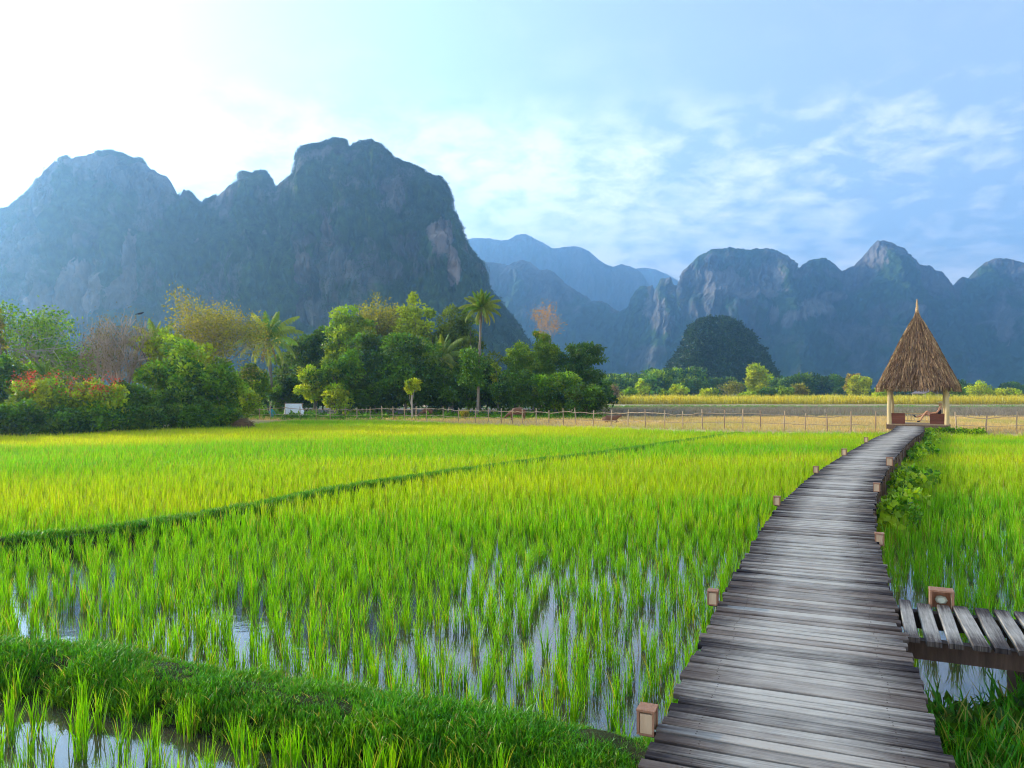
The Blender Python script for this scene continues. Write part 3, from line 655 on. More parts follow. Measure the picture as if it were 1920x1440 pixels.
def twiggy(name, label, px, ytop, Y, wpx, leaf, bark, lvl=4, nl=6, lsz=.2, seeds=3, ly=.2, group=None, spread=.6, r0=.09, up=.15, stem=0.):
    p = at(px, ytop, Y); x, y = p[0], p[1]; zb = zbase(x, y); zt = p[2]-zb; w_ = wpx*Y/F/2
    r = empty(name, (x, y, zb), 0, label, 'tree', group); G = Geo(); tips = []
    if stem: G.tube(branch_path([0, 0, -.2], [0, 0, stem], .05, 6), np.linspace(r0*1.3, r0, 6), 8, (.5,)*3, False)
    for k in range(seeds): rec_branch(G, tips, np.array([0, 0, stem-.05]), np.array([rng.normal(0, .3), rng.normal(0, .3), 1.]), (zt-stem)*.36, r0, lvl, spread, up)
    P = np.vstack(G.V); V0 = np.array(tips); 
    sx_ = w_/max(1e-3, np.percentile(np.abs(V0[:, 0]), 93)); sz = (zt-stem)/max(1e-3, V0[:, 2].max()-stem)
    def fix(A): A[:, 0] *= sx_; A[:, 1] *= sx_; m_ = A[:, 2] > stem; A[m_, 2] = stem+(A[m_, 2]-stem)*sz; return A
    G.V = [fix(v) for v in G.V]; V0 = fix(V0)
    G.build('trunk', MT[bark], r, smooth=True)
    Q = np.repeat(V0, nl, 0)+rng.normal(0, .28, (len(V0)*nl, 3)); G2 = Geo(); n = len(Q)
    G2.leaves(Q, lsz, np.stack([rng.random(n), rng.random(n), np.clip(rng.normal(ly, .2, n), 0, 1)], 1)); G2.build('crown', MT[leaf], r)
    return r
def palm(name, label, px, ytop, ycrown, Y, trunk_px0, nf=24, fl=2.9, r0=.17, green=.3, cat='palm tree', ybase=None, dead=8, group=None):
    pc = at(px, ycrown, Y); pb = at(trunk_px0, ycrown, Y); x, y = pb[0], pb[1]; zb = zbase(x, y)
    r = empty(name, (x, y, zb), 0, label, cat, group); top = np.array([pc[0]-x, 0, pc[2]-zb])
    P = np.array([[top[0]*(t**1.6), .1*math.sin(t*5), top[2]*t-.3*(1-t)] for t in np.linspace(0, 1, 26)])
    G = Geo(); G.tube(P, [r0*(1.5-.55*min(1, i/3) -.35*i/25)+.012*(i % 2) for i in range(26)], 8, (.5,)*3, False); G.build('trunk', MT['bark'], r, smooth=True)
    def frond(az, el, ln, droop, yel, dead_=False):
        G = Geo(); t = np.linspace(0, 1, 16); dh = np.array([math.cos(az), math.sin(az), 0])
        ang = el-droop*t**1.3; st2 = ln/15
        q = np.cumsum(np.vstack([[0, 0, 0], (np.cos(ang[:-1, None])*dh+np.sin(ang[:-1, None])*np.array([0, 0, 1]))*st2]), 0)+top
        G.tube(q, np.linspace(.035, .008, 16), 4, (.7, .6, .5), False)
        n = 46; tt = np.linspace(.1, .99, n); base = np.stack([np.interp(tt, t, q[:, k]) for k in range(3)], 1); T_ = unit(np.gradient(base, axis=0))
        s_ = unit(np.cross(T_, [0, 0, 1.])); ll = ln*.19*np.sin(np.pi*(tt*.86+.1))**.7
        for sg in (-1, 1):
            d = unit(s_*sg*(.75 if not dead_ else .25)+T_*.55+np.array([0, 0, -1])*rng.uniform(.5, 1.3, n)[:, None]*(1 if not dead_ else 2.5))
            mid = base+d*(ll*.5)[:, None]; tip = base+d*ll[:, None]+np.array([0, 0, -1])*(ll*.22)[:, None]; wv = T_*.028
            V = np.stack([base-wv, base+wv, mid+wv*1.1, mid-wv*1.1, tip+wv*.2, tip-wv*.2], 1)
            i = np.arange(n)[:, None]*6; Q = np.vstack([i+[0, 1, 2, 3], i+[3, 2, 4, 5]])
            G.add(V.reshape(-1, 3), Q, np.repeat(np.stack([np.clip(rng.normal(green, .2, n), 0, 1), rng.uniform(.3, .8, n), np.full(n, yel)], 1), 6, 0))
        return G.build('frond', MT['palm'] if not dead_ else MT['leaf_dry'], r)
    for k in range(nf):
        h = k/nf; az = k*2.4+rng.normal(0, .15)
        frond(az, R(88)-h**1.25*R(118), fl*(.72+.28*math.sin(h*2.6))*rng.uniform(.9, 1.08), R(35)+h*R(62), np.clip(rng.normal(.05+.4*h, .15), 0, 1))
    for k in range(dead): frond(rng.uniform(0, 6.28), R(-48-rng.uniform(0, 25)), fl*.62, R(30), 0, True)
    G = Geo()
    for k in range(9):
        a = k*.7; c = top+[.16*math.cos(a), .16*math.sin(a), -.15-.05*(k % 3)]; G.tube([c+[0, 0, -.1], c+[0, 0, -.04], c+[0, 0, .04], c+[0, 0, .1]], [.02, .09, .09, .02], 6, (.6, .5, .4))
    G.build('coconut', MT['palm'], r)
    return r
def bamboo(label, px, ytop, Y, wpx, leaf='leaf_mid', n=16, lsz=.34, yel=.1, group='bamboo clumps beside the middle grove', arch=1., nleaf=85):
    p = at(px, ytop, Y); x, y = p[0], p[1]; zb = zbase(x, y); zt = p[2]-zb; w_ = wpx*Y/F/2
    r = empty('bamboo_clump', (x, y, zb), 0, label, 'bamboo', group); G = Geo(); G2 = Geo()
    for k in range(n):
        az = rng.uniform(0, 6.28); rd = w_*math.sqrt(rng.random())*arch; h = zt*rng.uniform(.62, 1.)*(1-.2*(rd/w_)**2)
        t = np.linspace(0, 1, 12)[:, None]; e = np.array([math.cos(az)*rd, math.sin(az)*rd*.8, 0])
        P = e*(t**2.2)+rng.normal(0, .3, 3)*[1, 1, 0]*(1-t)+np.array([0, 0, 1])*(h*np.sin(t*np.pi/2*1.08)**1.05); P[:, 2] -= .2*(1-t[:, 0])
        G.tube(P, np.linspace(.05, .01, 12), 5, (random.random(), .5, .5), False)
        tv = rng.uniform(.1, .8)
        for t0 in np.linspace(.30, 1., 13):
            c = np.array([np.interp(t0, t[:, 0], P[:, j]) for j in range(3)]); m_ = int(nleaf*rng.uniform(.6, 1.2)); rr = (.85-.45*t0)*w_*.42+.15
            q = c+unit(rng.normal(size=(m_, 3)))*(rng.random(m_)**.5*rr)[:, None]*[1, 1, .7]-[0, 0, rr*.2]
            tt = np.stack([np.clip(tv+rng.normal(0, .2, m_), 0, 1), np.clip(rng.normal(.5, .16, m_), 0, 1), np.clip(rng.normal(yel+.2*(t0 > .85), .12, m_), 0, 1)], 1)
            G2.leaves(q, lsz, tt, wid=.28, drop=.7)
    G.build('culms', MT['bamboo'], r, smooth=True)['kind'] = 'stuff'; G2.build('foliage', MT[leaf], r); return r
SECTION_TREES = 1
# --- left grove
twiggy('flat_topped_tree', 'feathery flat topped green tree with pale branches behind the left shrubs', 75, 578, 50, 165, 'leaf_mid', 'bark_pale', 4, 16, .22, 3, .25, spread=.75, up=.05, r0=.12, stem=2.2)
broad('leafy_tree', 'rounded bright green tree cut off by the left picture edge', 8, 652, 40, 110, 800, 'leaf_mid', ncl=44, nleaf=150, lsz=.24)
broad('slender_tree', 'yellow leaved treetop poking in at the far left edge', -12, 545, 44, 50, 680, 'leaf_yellow', ncl=14, nleaf=60, lsz=.24)
broad('shade_tree', 'dark small leaved tree under the flat topped tree', 110, 640, 56, 120, 790, 'leaf_dark', ncl=40, nleaf=150, lsz=.26)
twiggy('bare_tree', 'leafless brown twiggy tree in front of the mountain, right of the flat topped tree', 222, 580, 50, 130, 'leaf_dry', 'twig', 4, 4, .13, 6, .5, spread=.42, r0=.17)
twiggy('bare_tree', 'shorter leafless pinkish brown tree with reddish tips', 168, 590, 54, 90, 'leaf_dry', 'twig', 4, 4, .14, 5, .0, spread=.4, r0=.13)
palm('young_palm', 'young palm with arching bright fronds rising behind the green tree', 290, 585, 640, 58, 290, 12, 2.5, .1, .8, dead=0, cat='palm')
palm('young_palm', 'low pale yellow palm sprout standing above the red flowers', 84, 668, 705, 41, 80, 8, 1.3, .05, 1., dead=0, cat='palm')
broad('leafy_tree', 'yellow green topped leafy tree beside the leafless brown tree', 308, 608, 50, 110, 800, 'leaf_bright', ncl=54, nleaf=150, lsz=.24, yel=.3)
broad('shade_tree', 'dark green tree standing low between the yellow feathery tree and the hedge', 330, 655, 46, 150, 800, 'leaf_mid', ncl=54, nleaf=170, lsz=.24)
twiggy('feathery_tree', 'tall feathery tree with golden yellow foliage above the left grove', 410, 548, 60, 140, 'leaf_yellow', 'bark_pale', 5, 6, .2, 4, .3, spread=.5, r0=.12, stem=2.)
broad('leafy_tree', 'yellow green tree below and left of the golden feathery tree', 372, 620, 56, 90, 790, 'leaf_bright', ncl=36, nleaf=120, lsz=.25, yel=.5)
broad('bush', 'glossy green bush at the right end of the left hedge', 412, 662, 46, 100, 805, 'leaf_mid', ncl=50, nleaf=150, lsz=.22, cat='bush')
broad('bush', 'low sunny bush behind the hay bale at the hedge end', 452, 725, 52, 70, 805, 'leaf_bright', ncl=26, nleaf=120, lsz=.2, yel=.3, cat='bush')
broad('bush', 'dark bush below the leafless brown tree', 230, 712, 42, 130, 815, 'leaf_dark', ncl=44, nleaf=150, lsz=.2, cat='bush')
broad('bush', 'dark bush below the tall green tree, left of the glossy bush', 330, 720, 44, 130, 812, 'leaf_dark', ncl=44, nleaf=150, lsz=.2, cat='bush')
for i, (px, yt, Yd, wp, lb) in enumerate(((85, 705, 38.5, 110, 'shrub with orange red blossoms near the left picture edge'), (185, 712, 39.5, 120, 'shrub with scattered red blossoms below the leafless trees'))):
    r = broad('flowering_shrub', lb, px, yt, Yd, wp, 815, 'leaf_bright', ncl=46, nleaf=140, lsz=.2, yel=.3, cat='shrub', group='red flowering shrubs in the left hedge')
    w_ = wp*Yd/F/2; p = at(px, yt, Yd); zt = p[2]-zbase(p[0], p[1]); G = Geo()
    for k in range(34):
        a = rng.uniform(0, 6.28); q = np.array([math.cos(a)*w_*rng.uniform(.2, 1.), -abs(math.sin(a))*w_*.8, zt*rng.uniform(.72, 1.04)])
        G.leaves(q+rng.normal(0, .12, (14, 3)), .09, np.stack([rng.random(14), rng.random(14), np.zeros(14)], 1), wid=.7)
    G.build('blossoms', MT['red'], r)
# low hedge at the rice edge
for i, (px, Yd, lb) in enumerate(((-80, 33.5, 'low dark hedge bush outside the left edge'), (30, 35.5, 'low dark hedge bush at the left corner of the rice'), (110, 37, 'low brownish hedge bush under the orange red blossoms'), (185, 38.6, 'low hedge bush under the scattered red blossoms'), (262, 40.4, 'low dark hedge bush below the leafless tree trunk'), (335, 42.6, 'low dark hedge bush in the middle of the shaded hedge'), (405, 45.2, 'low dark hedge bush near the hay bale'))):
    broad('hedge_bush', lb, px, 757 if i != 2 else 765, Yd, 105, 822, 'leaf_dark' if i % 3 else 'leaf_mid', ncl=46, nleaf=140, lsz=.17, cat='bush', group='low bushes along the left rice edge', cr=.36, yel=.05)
# --- coconut palms and middle grove
palm('coconut_palm', 'coconut palm with drooping yellow fronds left of the middle grove', 503, 572, 636, 70, 510, 26, 3.8, .2, .55, dead=5)
palm('coconut_palm', 'tallest coconut palm with a bare trunk standing by the fence', 903, 530, 578, 60, 896, 30, 2.0, .12, .4, dead=10)
tp = [o for o in bpy.data.objects if o.get('label', '').startswith('tallest coconut')][0]
G = Geo()
for k in range(48):
    z = rng.uniform(2.6, 5.2); c = np.array([-.45+rng.normal(0, .5), rng.normal(0, .35)-.2, z]); m_ = 60; d = unit(rng.normal(size=(m_, 3)))
    G.leaves(c+d*rng.uniform(.2, .5), .24, np.stack([rng.uniform(.2, 1, m_), rng.uniform(.3, .8, m_), np.clip(rng.normal(.1, .1, m_), 0, 1)], 1), bias=d*.6)
G.build('vine', MT['leaf_dark'], tp)
palm('coconut_palm', 'dark shaded palm half hidden in the middle grove', 828, 640, 672, 70, 828, 16, 3.2, .15, .05, dead=4)
broad('shade_tree', 'dark round tree at the left end of the middle grove', 590, 612, 80, 110, 775, 'leaf_dark', ncl=60, nleaf=180, lsz=.34)
broad('shade_tree', 'tree wrapped in creeper with a pointed bright top at the grove left', 650, 552, 76, 105, 775, 'leaf_mid', ncl=70, nleaf=190, lsz=.32, yel=.3)
twiggy('feathery_tree', 'pale golden feathery treetop in the centre of the middle grove', 700, 547, 84, 120, 'leaf_yellow', 'bark', 5, 10, .26, 4, .15, spread=.55, r0=.15, stem=3.)
broad('shade_tree', 'dark domed tree in front of the golden treetop', 690, 600, 70, 110, 775, 'leaf_dark', ncl=64, nleaf=180, lsz=.3)
broad('shade_tree', 'yellow topped tall tree right of the golden treetop', 775, 545, 80, 100, 775, 'leaf_mid', ncl=66, nleaf=180, lsz=.32, yel=.6)
broad('shade_tree', 'tall dark tree directly left of the tallest coconut palm', 845, 560, 82, 120, 775, 'leaf_dark', ncl=80, nleaf=190, lsz=.32, yel=.4)
broad('shade_tree', 'broad dark tree in the middle of the grove behind the pollarded tree', 760, 625, 66, 150, 775, 'leaf_dark', ncl=80, nleaf=200, lsz=.28, yel=.08)
broad('leafy_tree', 'light green leafy tree below the creeper covered tree', 640, 650, 66, 110, 775, 'leaf_mid', ncl=60, nleaf=170, lsz=.26)
broad('shade_tree', 'dark tree behind the coconut palm with drooping fronds', 540, 640, 84, 80, 775, 'leaf_dark', ncl=40, nleaf=160, lsz=.32)
broad('bush', 'bright yellow green broad leaved bush in front of the grove, right of the tarp', 585, 678, 66, 60, 770, 'leaf_bright', ncl=34, nleaf=110, lsz=.26, yel=.35, cat='bush')
broad('bush', 'sunlit bush at grove foot between tarp and pollarded tree', 630, 715, 64, 60, 778, 'leaf_bright', ncl=26, nleaf=110, lsz=.24, yel=.3, cat='bush')
broad('bush', 'green bush under the drooping coconut palm', 470, 672, 60, 80, 790, 'leaf_mid', ncl=44, nleaf=140, lsz=.24, cat='bush', yel=.2)
broad('bush', 'round vivid green bush left of the tallest palm trunk', 878, 645, 68, 60, 770, 'leaf_mid', ncl=44, nleaf=140, lsz=.24, cat='bush')
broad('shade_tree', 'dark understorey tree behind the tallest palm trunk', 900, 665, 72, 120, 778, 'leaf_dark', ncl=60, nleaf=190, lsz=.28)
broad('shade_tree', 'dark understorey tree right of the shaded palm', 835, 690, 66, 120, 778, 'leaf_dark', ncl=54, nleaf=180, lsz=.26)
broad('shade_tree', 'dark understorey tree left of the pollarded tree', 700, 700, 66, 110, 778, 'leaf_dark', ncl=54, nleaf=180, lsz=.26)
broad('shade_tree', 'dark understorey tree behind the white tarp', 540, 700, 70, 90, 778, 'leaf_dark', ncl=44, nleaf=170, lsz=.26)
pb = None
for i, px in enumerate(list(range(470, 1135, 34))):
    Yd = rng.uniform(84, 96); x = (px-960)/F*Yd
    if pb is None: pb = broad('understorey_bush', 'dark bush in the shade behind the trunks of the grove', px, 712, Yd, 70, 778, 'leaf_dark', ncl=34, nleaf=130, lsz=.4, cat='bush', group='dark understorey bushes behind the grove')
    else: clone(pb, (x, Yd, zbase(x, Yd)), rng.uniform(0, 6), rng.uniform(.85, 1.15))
# pollarded tree
r = broad('pollarded_tree', 'small pollarded tree with a tuft of light green leaves on a forked pale trunk', 774, 708, 60, 34, 741, 'leaf_bright', 'bark_pale', ncl=20, nleaf=90, lsz=.18, yel=.35, r0=.1, nb=8)
# --- right group
twiggy('slender_tree', 'thin nearly bare tree with orange leaves above the bamboo', 1027, 560, 74, 46, 'leaf_orange', 'twig', 4, 2, .16, 3, .6, spread=.35, r0=.06, stem=5.5)
bamboo('bamboo clump with a bright plume, left of the thin orange tree', 975, 622, 72, 70, 'leaf_mid', 14, yel=.25)
bamboo('tallest bamboo clump directly below the thin orange tree', 1022, 606, 74, 70, 'leaf_mid', 16, yel=.3)
bamboo('dark arching bamboo clump leaning out over the fence on the right', 1078, 612, 72, 95, 'leaf_dark', 20, yel=.05, arch=1.15)
broad('bush', 'yellow topped bush between the tallest palm and the bamboo', 935, 668, 70, 36, 775, 'leaf_bright', ncl=20, nleaf=90, lsz=.26, cat='bush', yel=.4)
broad('shade_tree', 'dark tree filling the gap behind the bamboo', 1000, 655, 80, 130, 778, 'leaf_dark', ncl=60, nleaf=190, lsz=.3)
broad('bush', 'large rounded green bush in front of the bamboo', 1040, 692, 64, 95, 785, 'leaf_mid', ncl=60, nleaf=180, lsz=.24, cat='bush')
broad('bush', 'dark low bush left of the large rounded bush', 965, 700, 64, 90, 785, 'leaf_dark', ncl=54, nleaf=170, lsz=.24, cat='bush')
broad('bush', 'dusty grey green bush sloping down at the right end of the grove', 1098, 718, 60, 85, 788, 'leaf_dark', ncl=50, nleaf=160, lsz=.22, cat='bush')
broad('shrub', 'small dry yellowish shrub left of the tallest palm trunk', 872, 768, 55, 22, 788, 'leaf_yellow', ncl=12, nleaf=70, lsz=.12, cat='shrub')

# --- far field trees: prototypes copied
def far(name, label, px, ytop, Y, wpx, leaf, **k): return broad(name, label, px, ytop, Y, wpx, 752, leaf, dens=k.pop('dens', .8), **k)
far('field_tree', 'bright yellow green upright tree in front of the small dark hill', 1420, 684, 190, 44, 'leaf_bright', lsz=.75, ncl=44, yel=.45, cr=.34)
far('field_tree', 'yellow sunlit rounded tree left of the hut', 1612, 702, 190, 44, 'leaf_bright', lsz=.7, ncl=40, yel=.6)
far('field_tree', 'olive topped tree behind the yellow rounded tree left of the hut', 1598, 697, 200, 30, 'leaf_yellow', lsz=.7, ncl=24, yel=.4)
twiggy('bare_tree', 'pale leafless round tree in the far field', 1376, 712, 190, 36, 'leaf_yellow', 'bark_pale', 4, 3, .5, 4, .2, spread=.6, r0=.2)
twiggy('bare_tree', 'pale leafless tree beyond the bamboo end of the grove', 1143, 722, 150, 40, 'leaf_dry', 'bark_pale', 4, 4, .4, 4, .2, spread=.6, r0=.16)
fb = [('shrub', 'low olive shrub between the bright upright tree and the dark trees', 1470, 722, 34, 'leaf_mid', .3), ('shrub', 'round brownish green shrub in the far field right of the bright upright tree', 1500, 719, 30, 'leaf_yellow', .1),
      ('shrub', 'small yellow green bush left of the pale leafless round tree', 1330, 728, 36, 'leaf_bright', .4), ('shrub', 'bright leaning bush on the far field edge in front of the small hill', 1275, 722, 34, 'leaf_bright', .4),
      ('shrub', 'tiny bright bush at the far field edge left of the small hill', 1248, 733, 26, 'leaf_mid', .3), ('shrub', 'yellow topped bush above the fence left of the far woods', 1205, 712, 26, 'leaf_bright', .4),
      ('shrub', 'low bright bush close beside the grove end', 1180, 730, 30, 'leaf_mid', .3), ('shrub', 'sprawling sunlit bush right of the hut roof', 1830, 718, 60, 'leaf_bright', .45),
      ('shrub', 'sunlit bush near the right picture edge', 1888, 724, 50, 'leaf_bright', .45), ('shrub', 'sunlit bush seen through the hut opening', 1748, 722, 34, 'leaf_bright', .4),
      ('shrub', 'dark bush directly right of the hut roof edge', 1795, 724, 30, 'leaf_mid', .2), ('shrub', 'yellow green shrub just left of the hut pillars', 1655, 728, 34, 'leaf_bright', .4),
      ('shrub', 'dark low shrub under the bright upright tree', 1440, 728, 30, 'leaf_dark', .1), ('shrub', 'low green bush under the pale leafless round tree', 1400, 736, 40, 'leaf_bright', .3), ('shrub', 'low bush beneath the pale tree near the grove', 1140, 742, 40, 'leaf_mid', .3)]
for (nm, lb, px, yt, wp, lf, ye) in fb: far(nm, lb, px, yt, 175+rng.uniform(-8, 12), wp, lf, lsz=.55, ncl=18, yel=ye, cat='bush', cr=.4)
# dark line of trees behind: copies of three
protos = []
P3 = [('leaf_dark', 1560, 704), ('leaf_dark', 1500, 705), ('leaf_mid', 1180, 700)]
for (lf, px, yt) in P3: 
    far_l = lf == 'leaf_mid'
    protos.append(broad('distant_tree', 'soft green tree in the distant line left of the small dark hill' if far_l else 'dark tree in the distant line right of the soft green ones', px, yt, 270, 56, 756, lf, ncl=34, nleaf=120, lsz=1.1, cr=.36, cat='tree', group='soft green distant trees left of the hill' if far_l else 'dark distant trees beyond the golden grass', yel=.08))
k = 0
for px in list(range(1120, 1262, 15))+list(range(1262, 1480, 24))+list(range(1455, 1640, 15))+list(range(1640, 2060, 17)):
    Yd = rng.uniform(235, 300); left = px < 1290; pr = protos[2] if left else protos[k % 2]; k += 1
    yt = (698 if left else 712 if px < 1640 else 716)+rng.uniform(-7, 12)
    if 1480 < px < 1520: yt -= 6
    x = (px-960)/F*Yd; s = ((745-yt)/(745-702))*Yd/270
    clone(pr, (x, Yd, zbase(x, Yd)), rng.uniform(0, 6), (s, s, s*rng.uniform(.9, 1.1)))

# ------------------------------------------------------------------ mountains
def mountain(name, prof, Yr, fr_, bk, mt, seed, nu, nv=150, fl=.10, talus=.45, green=.5, pales=(), bulges=(), slant=0., rough=1., jit=.0025, cell=None, tz=.22):
    P = np.array(prof, float); u = np.linspace(P[0, 0], P[-1, 0], nu)
    py = np.interp(u, P[:, 0], P[:, 1]); Yd = np.interp(u, *zip(*Yr)) if isinstance(Yr, list) else np.full(nu, float(Yr))
    Yc = float(np.mean(Yd)); Xr = (u-960)/F*Yd
    Hh = HC+np.tan(np.arctan((740-py)/F))*Yd*1.0
    Hh = Hh+Yc*jit*(fbm(Xr/(Yc*.014), seed*3.3, 0, 6, seed, .72))
    v = np.linspace(0, 1, nv); vf = .72
    # front foot (v=0) .. ridge (v=vf) .. back (v=1)
    U, V = np.meshgrid(np.arange(nu), v); X = Xr[U]; H = np.maximum(Hh[U], .5)
    fl1 = fbm(X/(Yc*.055), seed*1.7, V*1.3, 3, seed+1, .55)            # big buttresses
    fl2 = fbm(X/(Yc*.016), seed*2.7, V*2.0, 3, seed+2, .55, True)      # flutes
    s = np.clip(V/vf, 0, 1); amp = np.sin(np.pi*np.clip(s, 0, 1))**.6
    s2 = np.clip(s+amp*(fl*fl1+fl*.38*fl2), 0, 1)
    a = tz*np.clip(s2/talus, 0, 1)**1.1
    b_ = (1-tz)*(np.clip((s2-talus)/(1-talus), 0, 1)); b_ = (1-tz)*(1-(1-b_/(1-tz))**1.6)
    sh = a+b_
    # benches: steps in the cliff
    st = sh+.035*np.sin(sh*22+fl1*6)*amp; sh = np.clip(st, 0, 1)
    back = np.clip((V-vf)/(1-vf), 0, 1); sh = np.where(V > vf, 1-back**1.5, sh)
    Z = H*sh; Yy = Yd[U]+np.where(V <= vf, (s-1)*fr_, back*bk)
    nz = fbm(X/(Yc*.010), Yy/(Yc*.010), Z/(Yc*.018), 4, seed+5, .6)*Yc*.0075*rough
    edge = np.clip(np.abs(V-vf)*5, .02, 1)
    X2 = X+nz*edge*1.1+Yc*.006*rough*fbm(X/(Yc*.03), Z/(Yc*.03), Yy/(Yc*.03), 3, seed+6)*edge; Z2 = Z+nz*.5*edge*(Z > 2)-1.5*(V < .02)
    Y2 = Yy+fbm(X/(Yc*.013), Z/(Yc*.05), 3, 4, seed+8, .6, True)*Yc*.024*rough*edge
    for (bx, bw, bd) in bulges:      # rounded spurs added to catch the sun, steeper on their left flank
        q = (u-bx)/bw; g_ = np.where(q < 0, np.exp(-(q*2.2)**2), np.exp(-(q*.8)**2))
        Y2 = Y2-(g_[U]*bd*1.7*np.clip(1-s, 0, 1)**1.15*np.minimum(1, s*5)*(1+.35*fbm(X/(Yc*.03), Z/(Yc*.1), 1, 3, seed+20)))*(V <= vf)
    X2 = X2+np.where(V <= vf, (s-1)*fr_, 0)*slant
    gr = np.clip(green+.5*fbm(X/(Yc*.05), Z/(Yc*.05), 1, 4, seed+9)-.25*np.clip((sh-.75)*4, 0, 1), 0, 1)
    pl_ = np.zeros_like(X)
    for (qx, qy, rx, ry, a_) in pales:
        cx_ = (qx-960)/F; cz_ = (740-qy)/F; sx_ = X2/Y2; sz_ = (Z2-HC)/Y2
        d = np.hypot((sx_-cx_)/(rx/F), (sz_-cz_)/(ry/F))+.9*fbm(X/(Yc*.012), Z/(Yc*.03), 2, 5, seed+12, .65)
        m_ = np.clip(1.25-d, 0, .6)/.6*a_*(V < vf); pl_ = np.maximum(pl_, m_); gr = np.where(m_ > .25, gr*.3, gr)
    T_ = np.stack([pl_, gr, np.zeros_like(gr)], -1).reshape(-1, 3)
    G = grid_geo(X2, Y2, Z2, T_); o = G.build(name, MT[mt], smooth=True); tag(o, kind='structure')
    return X2, Y2, Z2, gr, V, vf
PA = [(-380, 742), (-300, 725), (-200, 660), (-110, 540), (-40, 430), (0, 395), (15, 392), (35, 378), (55, 362), (62, 350), (75, 325), (95, 305), (115, 297), (140, 290), (165, 287), (185, 286), (210, 291), (235, 294), (255, 300), (275, 307), (290, 318), (305, 328), (318, 342), (326, 362), (335, 366), (344, 355), (352, 364), (362, 374), (374, 390), (390, 380), (405, 368), (425, 352), (440, 340), (455, 330), (468, 328), (482, 322), (492, 325), (505, 338), (513, 355), (518, 358), (525, 345), (540, 335), (550, 330), (556, 300), (565, 282), (575, 276), (600, 268), (625, 262), (645, 268), (650, 278), (658, 282), (668, 272), (690, 268), (705, 275), (720, 288), (735, 302), (755, 307), (780, 320), (800, 332), (818, 338), (835, 355), (842, 370), (846, 395), (855, 415), (862, 440), (868, 460), (880, 480), (895, 495), (903, 515), (912, 540), (930, 570), (950, 600), (970, 625), (985, 650), (1010, 690), (1045, 742)]
A_ = mountain('mountain', PA, [(-380, 640), (200, 600), (380, 620), (560, 540), (850, 520), (1045, 500)], 80, 110, 'rockA', 3, 1300, 210, fl=.13, talus=.3, tz=.16, green=.62, jit=.0085, slant=-.25, bulges=[(125, 40, 26), (175, 20, 12), (235, 50, 26), (470, 60, 22), (640, 60, 22), (800, 50, 24)],
         pales=[(830, 450, 26, 30, .6), (848, 505, 12, 36, .95), (812, 435, 16, 18, .6), (612, 440, 12, 26, .6), (565, 500, 14, 40, .6), (140, 545, 40, 55, .6), (70, 570, 40, 40, .5), (240, 480, 14, 60, .4), (230, 545, 30, 30, .35)])
PB = [(760, 560), (800, 490), (850, 460), (870, 448), (890, 444), (915, 446), (940, 450), (955, 448), (968, 440), (985, 438), (1005, 447), (1020, 455), (1035, 464), (1050, 463), (1075, 460), (1090, 462), (1105, 470), (1120, 483), (1135, 495), (1150, 500), (1165, 495), (1180, 498), (1195, 503), (1205, 512), (1215, 530), (1235, 570), (1270, 640), (1330, 742)]
mountain('mountain', PB, 2300, 160, 200, 'rockB', 11, 500, 110, fl=.12, green=.5, jit=.0015)
PC = [(1080, 600), (1150, 530), (1195, 502), (1210, 501), (1230, 505), (1250, 513), (1262, 520), (1275, 528), (1300, 550), (1400, 640), (1500, 742)]
mountain('mountain', PC, 3000, 160, 200, 'rockB', 17, 220, 90, fl=.1, green=.5, jit=.001)
PD = [(780, 520), (840, 482), (885, 485), (900, 487), (920, 492), (940, 495), (955, 498), (965, 490), (980, 487), (995, 490), (1005, 500), (1020, 508), (1030, 505), (1045, 515), (1060, 530), (1075, 540), (1090, 550), (1100, 553), (1110, 565), (1125, 565), (1140, 567), (1150, 577), (1165, 582), (1178, 580), (1190, 570), (1193, 545), (1200, 538), (1225, 535), (1229, 547), (1240, 525), (1258, 520), (1264, 535), (1276, 538), (1279, 520), (1285, 505), (1300, 490), (1315, 478), (1340, 468), (1370, 464), (1400, 466), (1440, 467), (1460, 470), (1480, 480), (1492, 495), (1500, 500), (1510, 493), (1530, 485), (1550, 484), (1565, 492), (1578, 507), (1590, 503), (1605, 495), (1620, 480), (1635, 462), (1645, 453), (1660, 450), (1680, 455), (1697, 465), (1708, 480), (1725, 497), (1745, 495), (1758, 505), (1770, 508), (1778, 520), (1785, 535), (1798, 528), (1805, 518), (1812, 517), (1820, 524), (1832, 515), (1838, 500), (1850, 492), (1870, 485), (1895, 487), (1920, 492), (2000, 480), (2100, 520), (2300, 600), (2450, 742)]
mountain('mountain', PD, [(780, 1500), (1180, 1400), (1290, 1300), (2450, 1250)], 200, 180, 'rockB', 23, 1400, 210, fl=.16, talus=.36, tz=.2, green=.66, slant=.35, jit=.0045, bulges=[(1240, 30, 60), (1350, 60, 60), (1470, 40, 60), (1640, 60, 70), (1850, 60, 70), (1000, 60, 60), (1100, 40, 50)],
         pales=[(1350, 530, 70, 22, .5), (1440, 525, 36, 26, .7), (1452, 590, 9, 16, .9), (1500, 590, 32, 10, .9), (1530, 575, 26, 14, .9), (1560, 555, 20, 8, .7), (1478, 600, 12, 14, .8), (1400, 545, 30, 14, .5), (1640, 480, 28, 26, .4), (1880, 600, 18, 60, .35), (1230, 590, 30, 50, .3)])  # pale cliffs, and sunlit areas of the dome and peaks painted in
PE = [(1228, 752), (1245, 715), (1258, 697), (1272, 680), (1285, 662), (1295, 650), (1303, 625), (1312, 614), (1330, 611), (1360, 612), (1380, 620), (1390, 634), (1402, 638), (1412, 651), (1418, 660), (1432, 668), (1440, 690), (1448, 702), (1458, 722), (1468, 752)]
PE = [(1348+(a-1348)*.91, b) for a, b in PE]
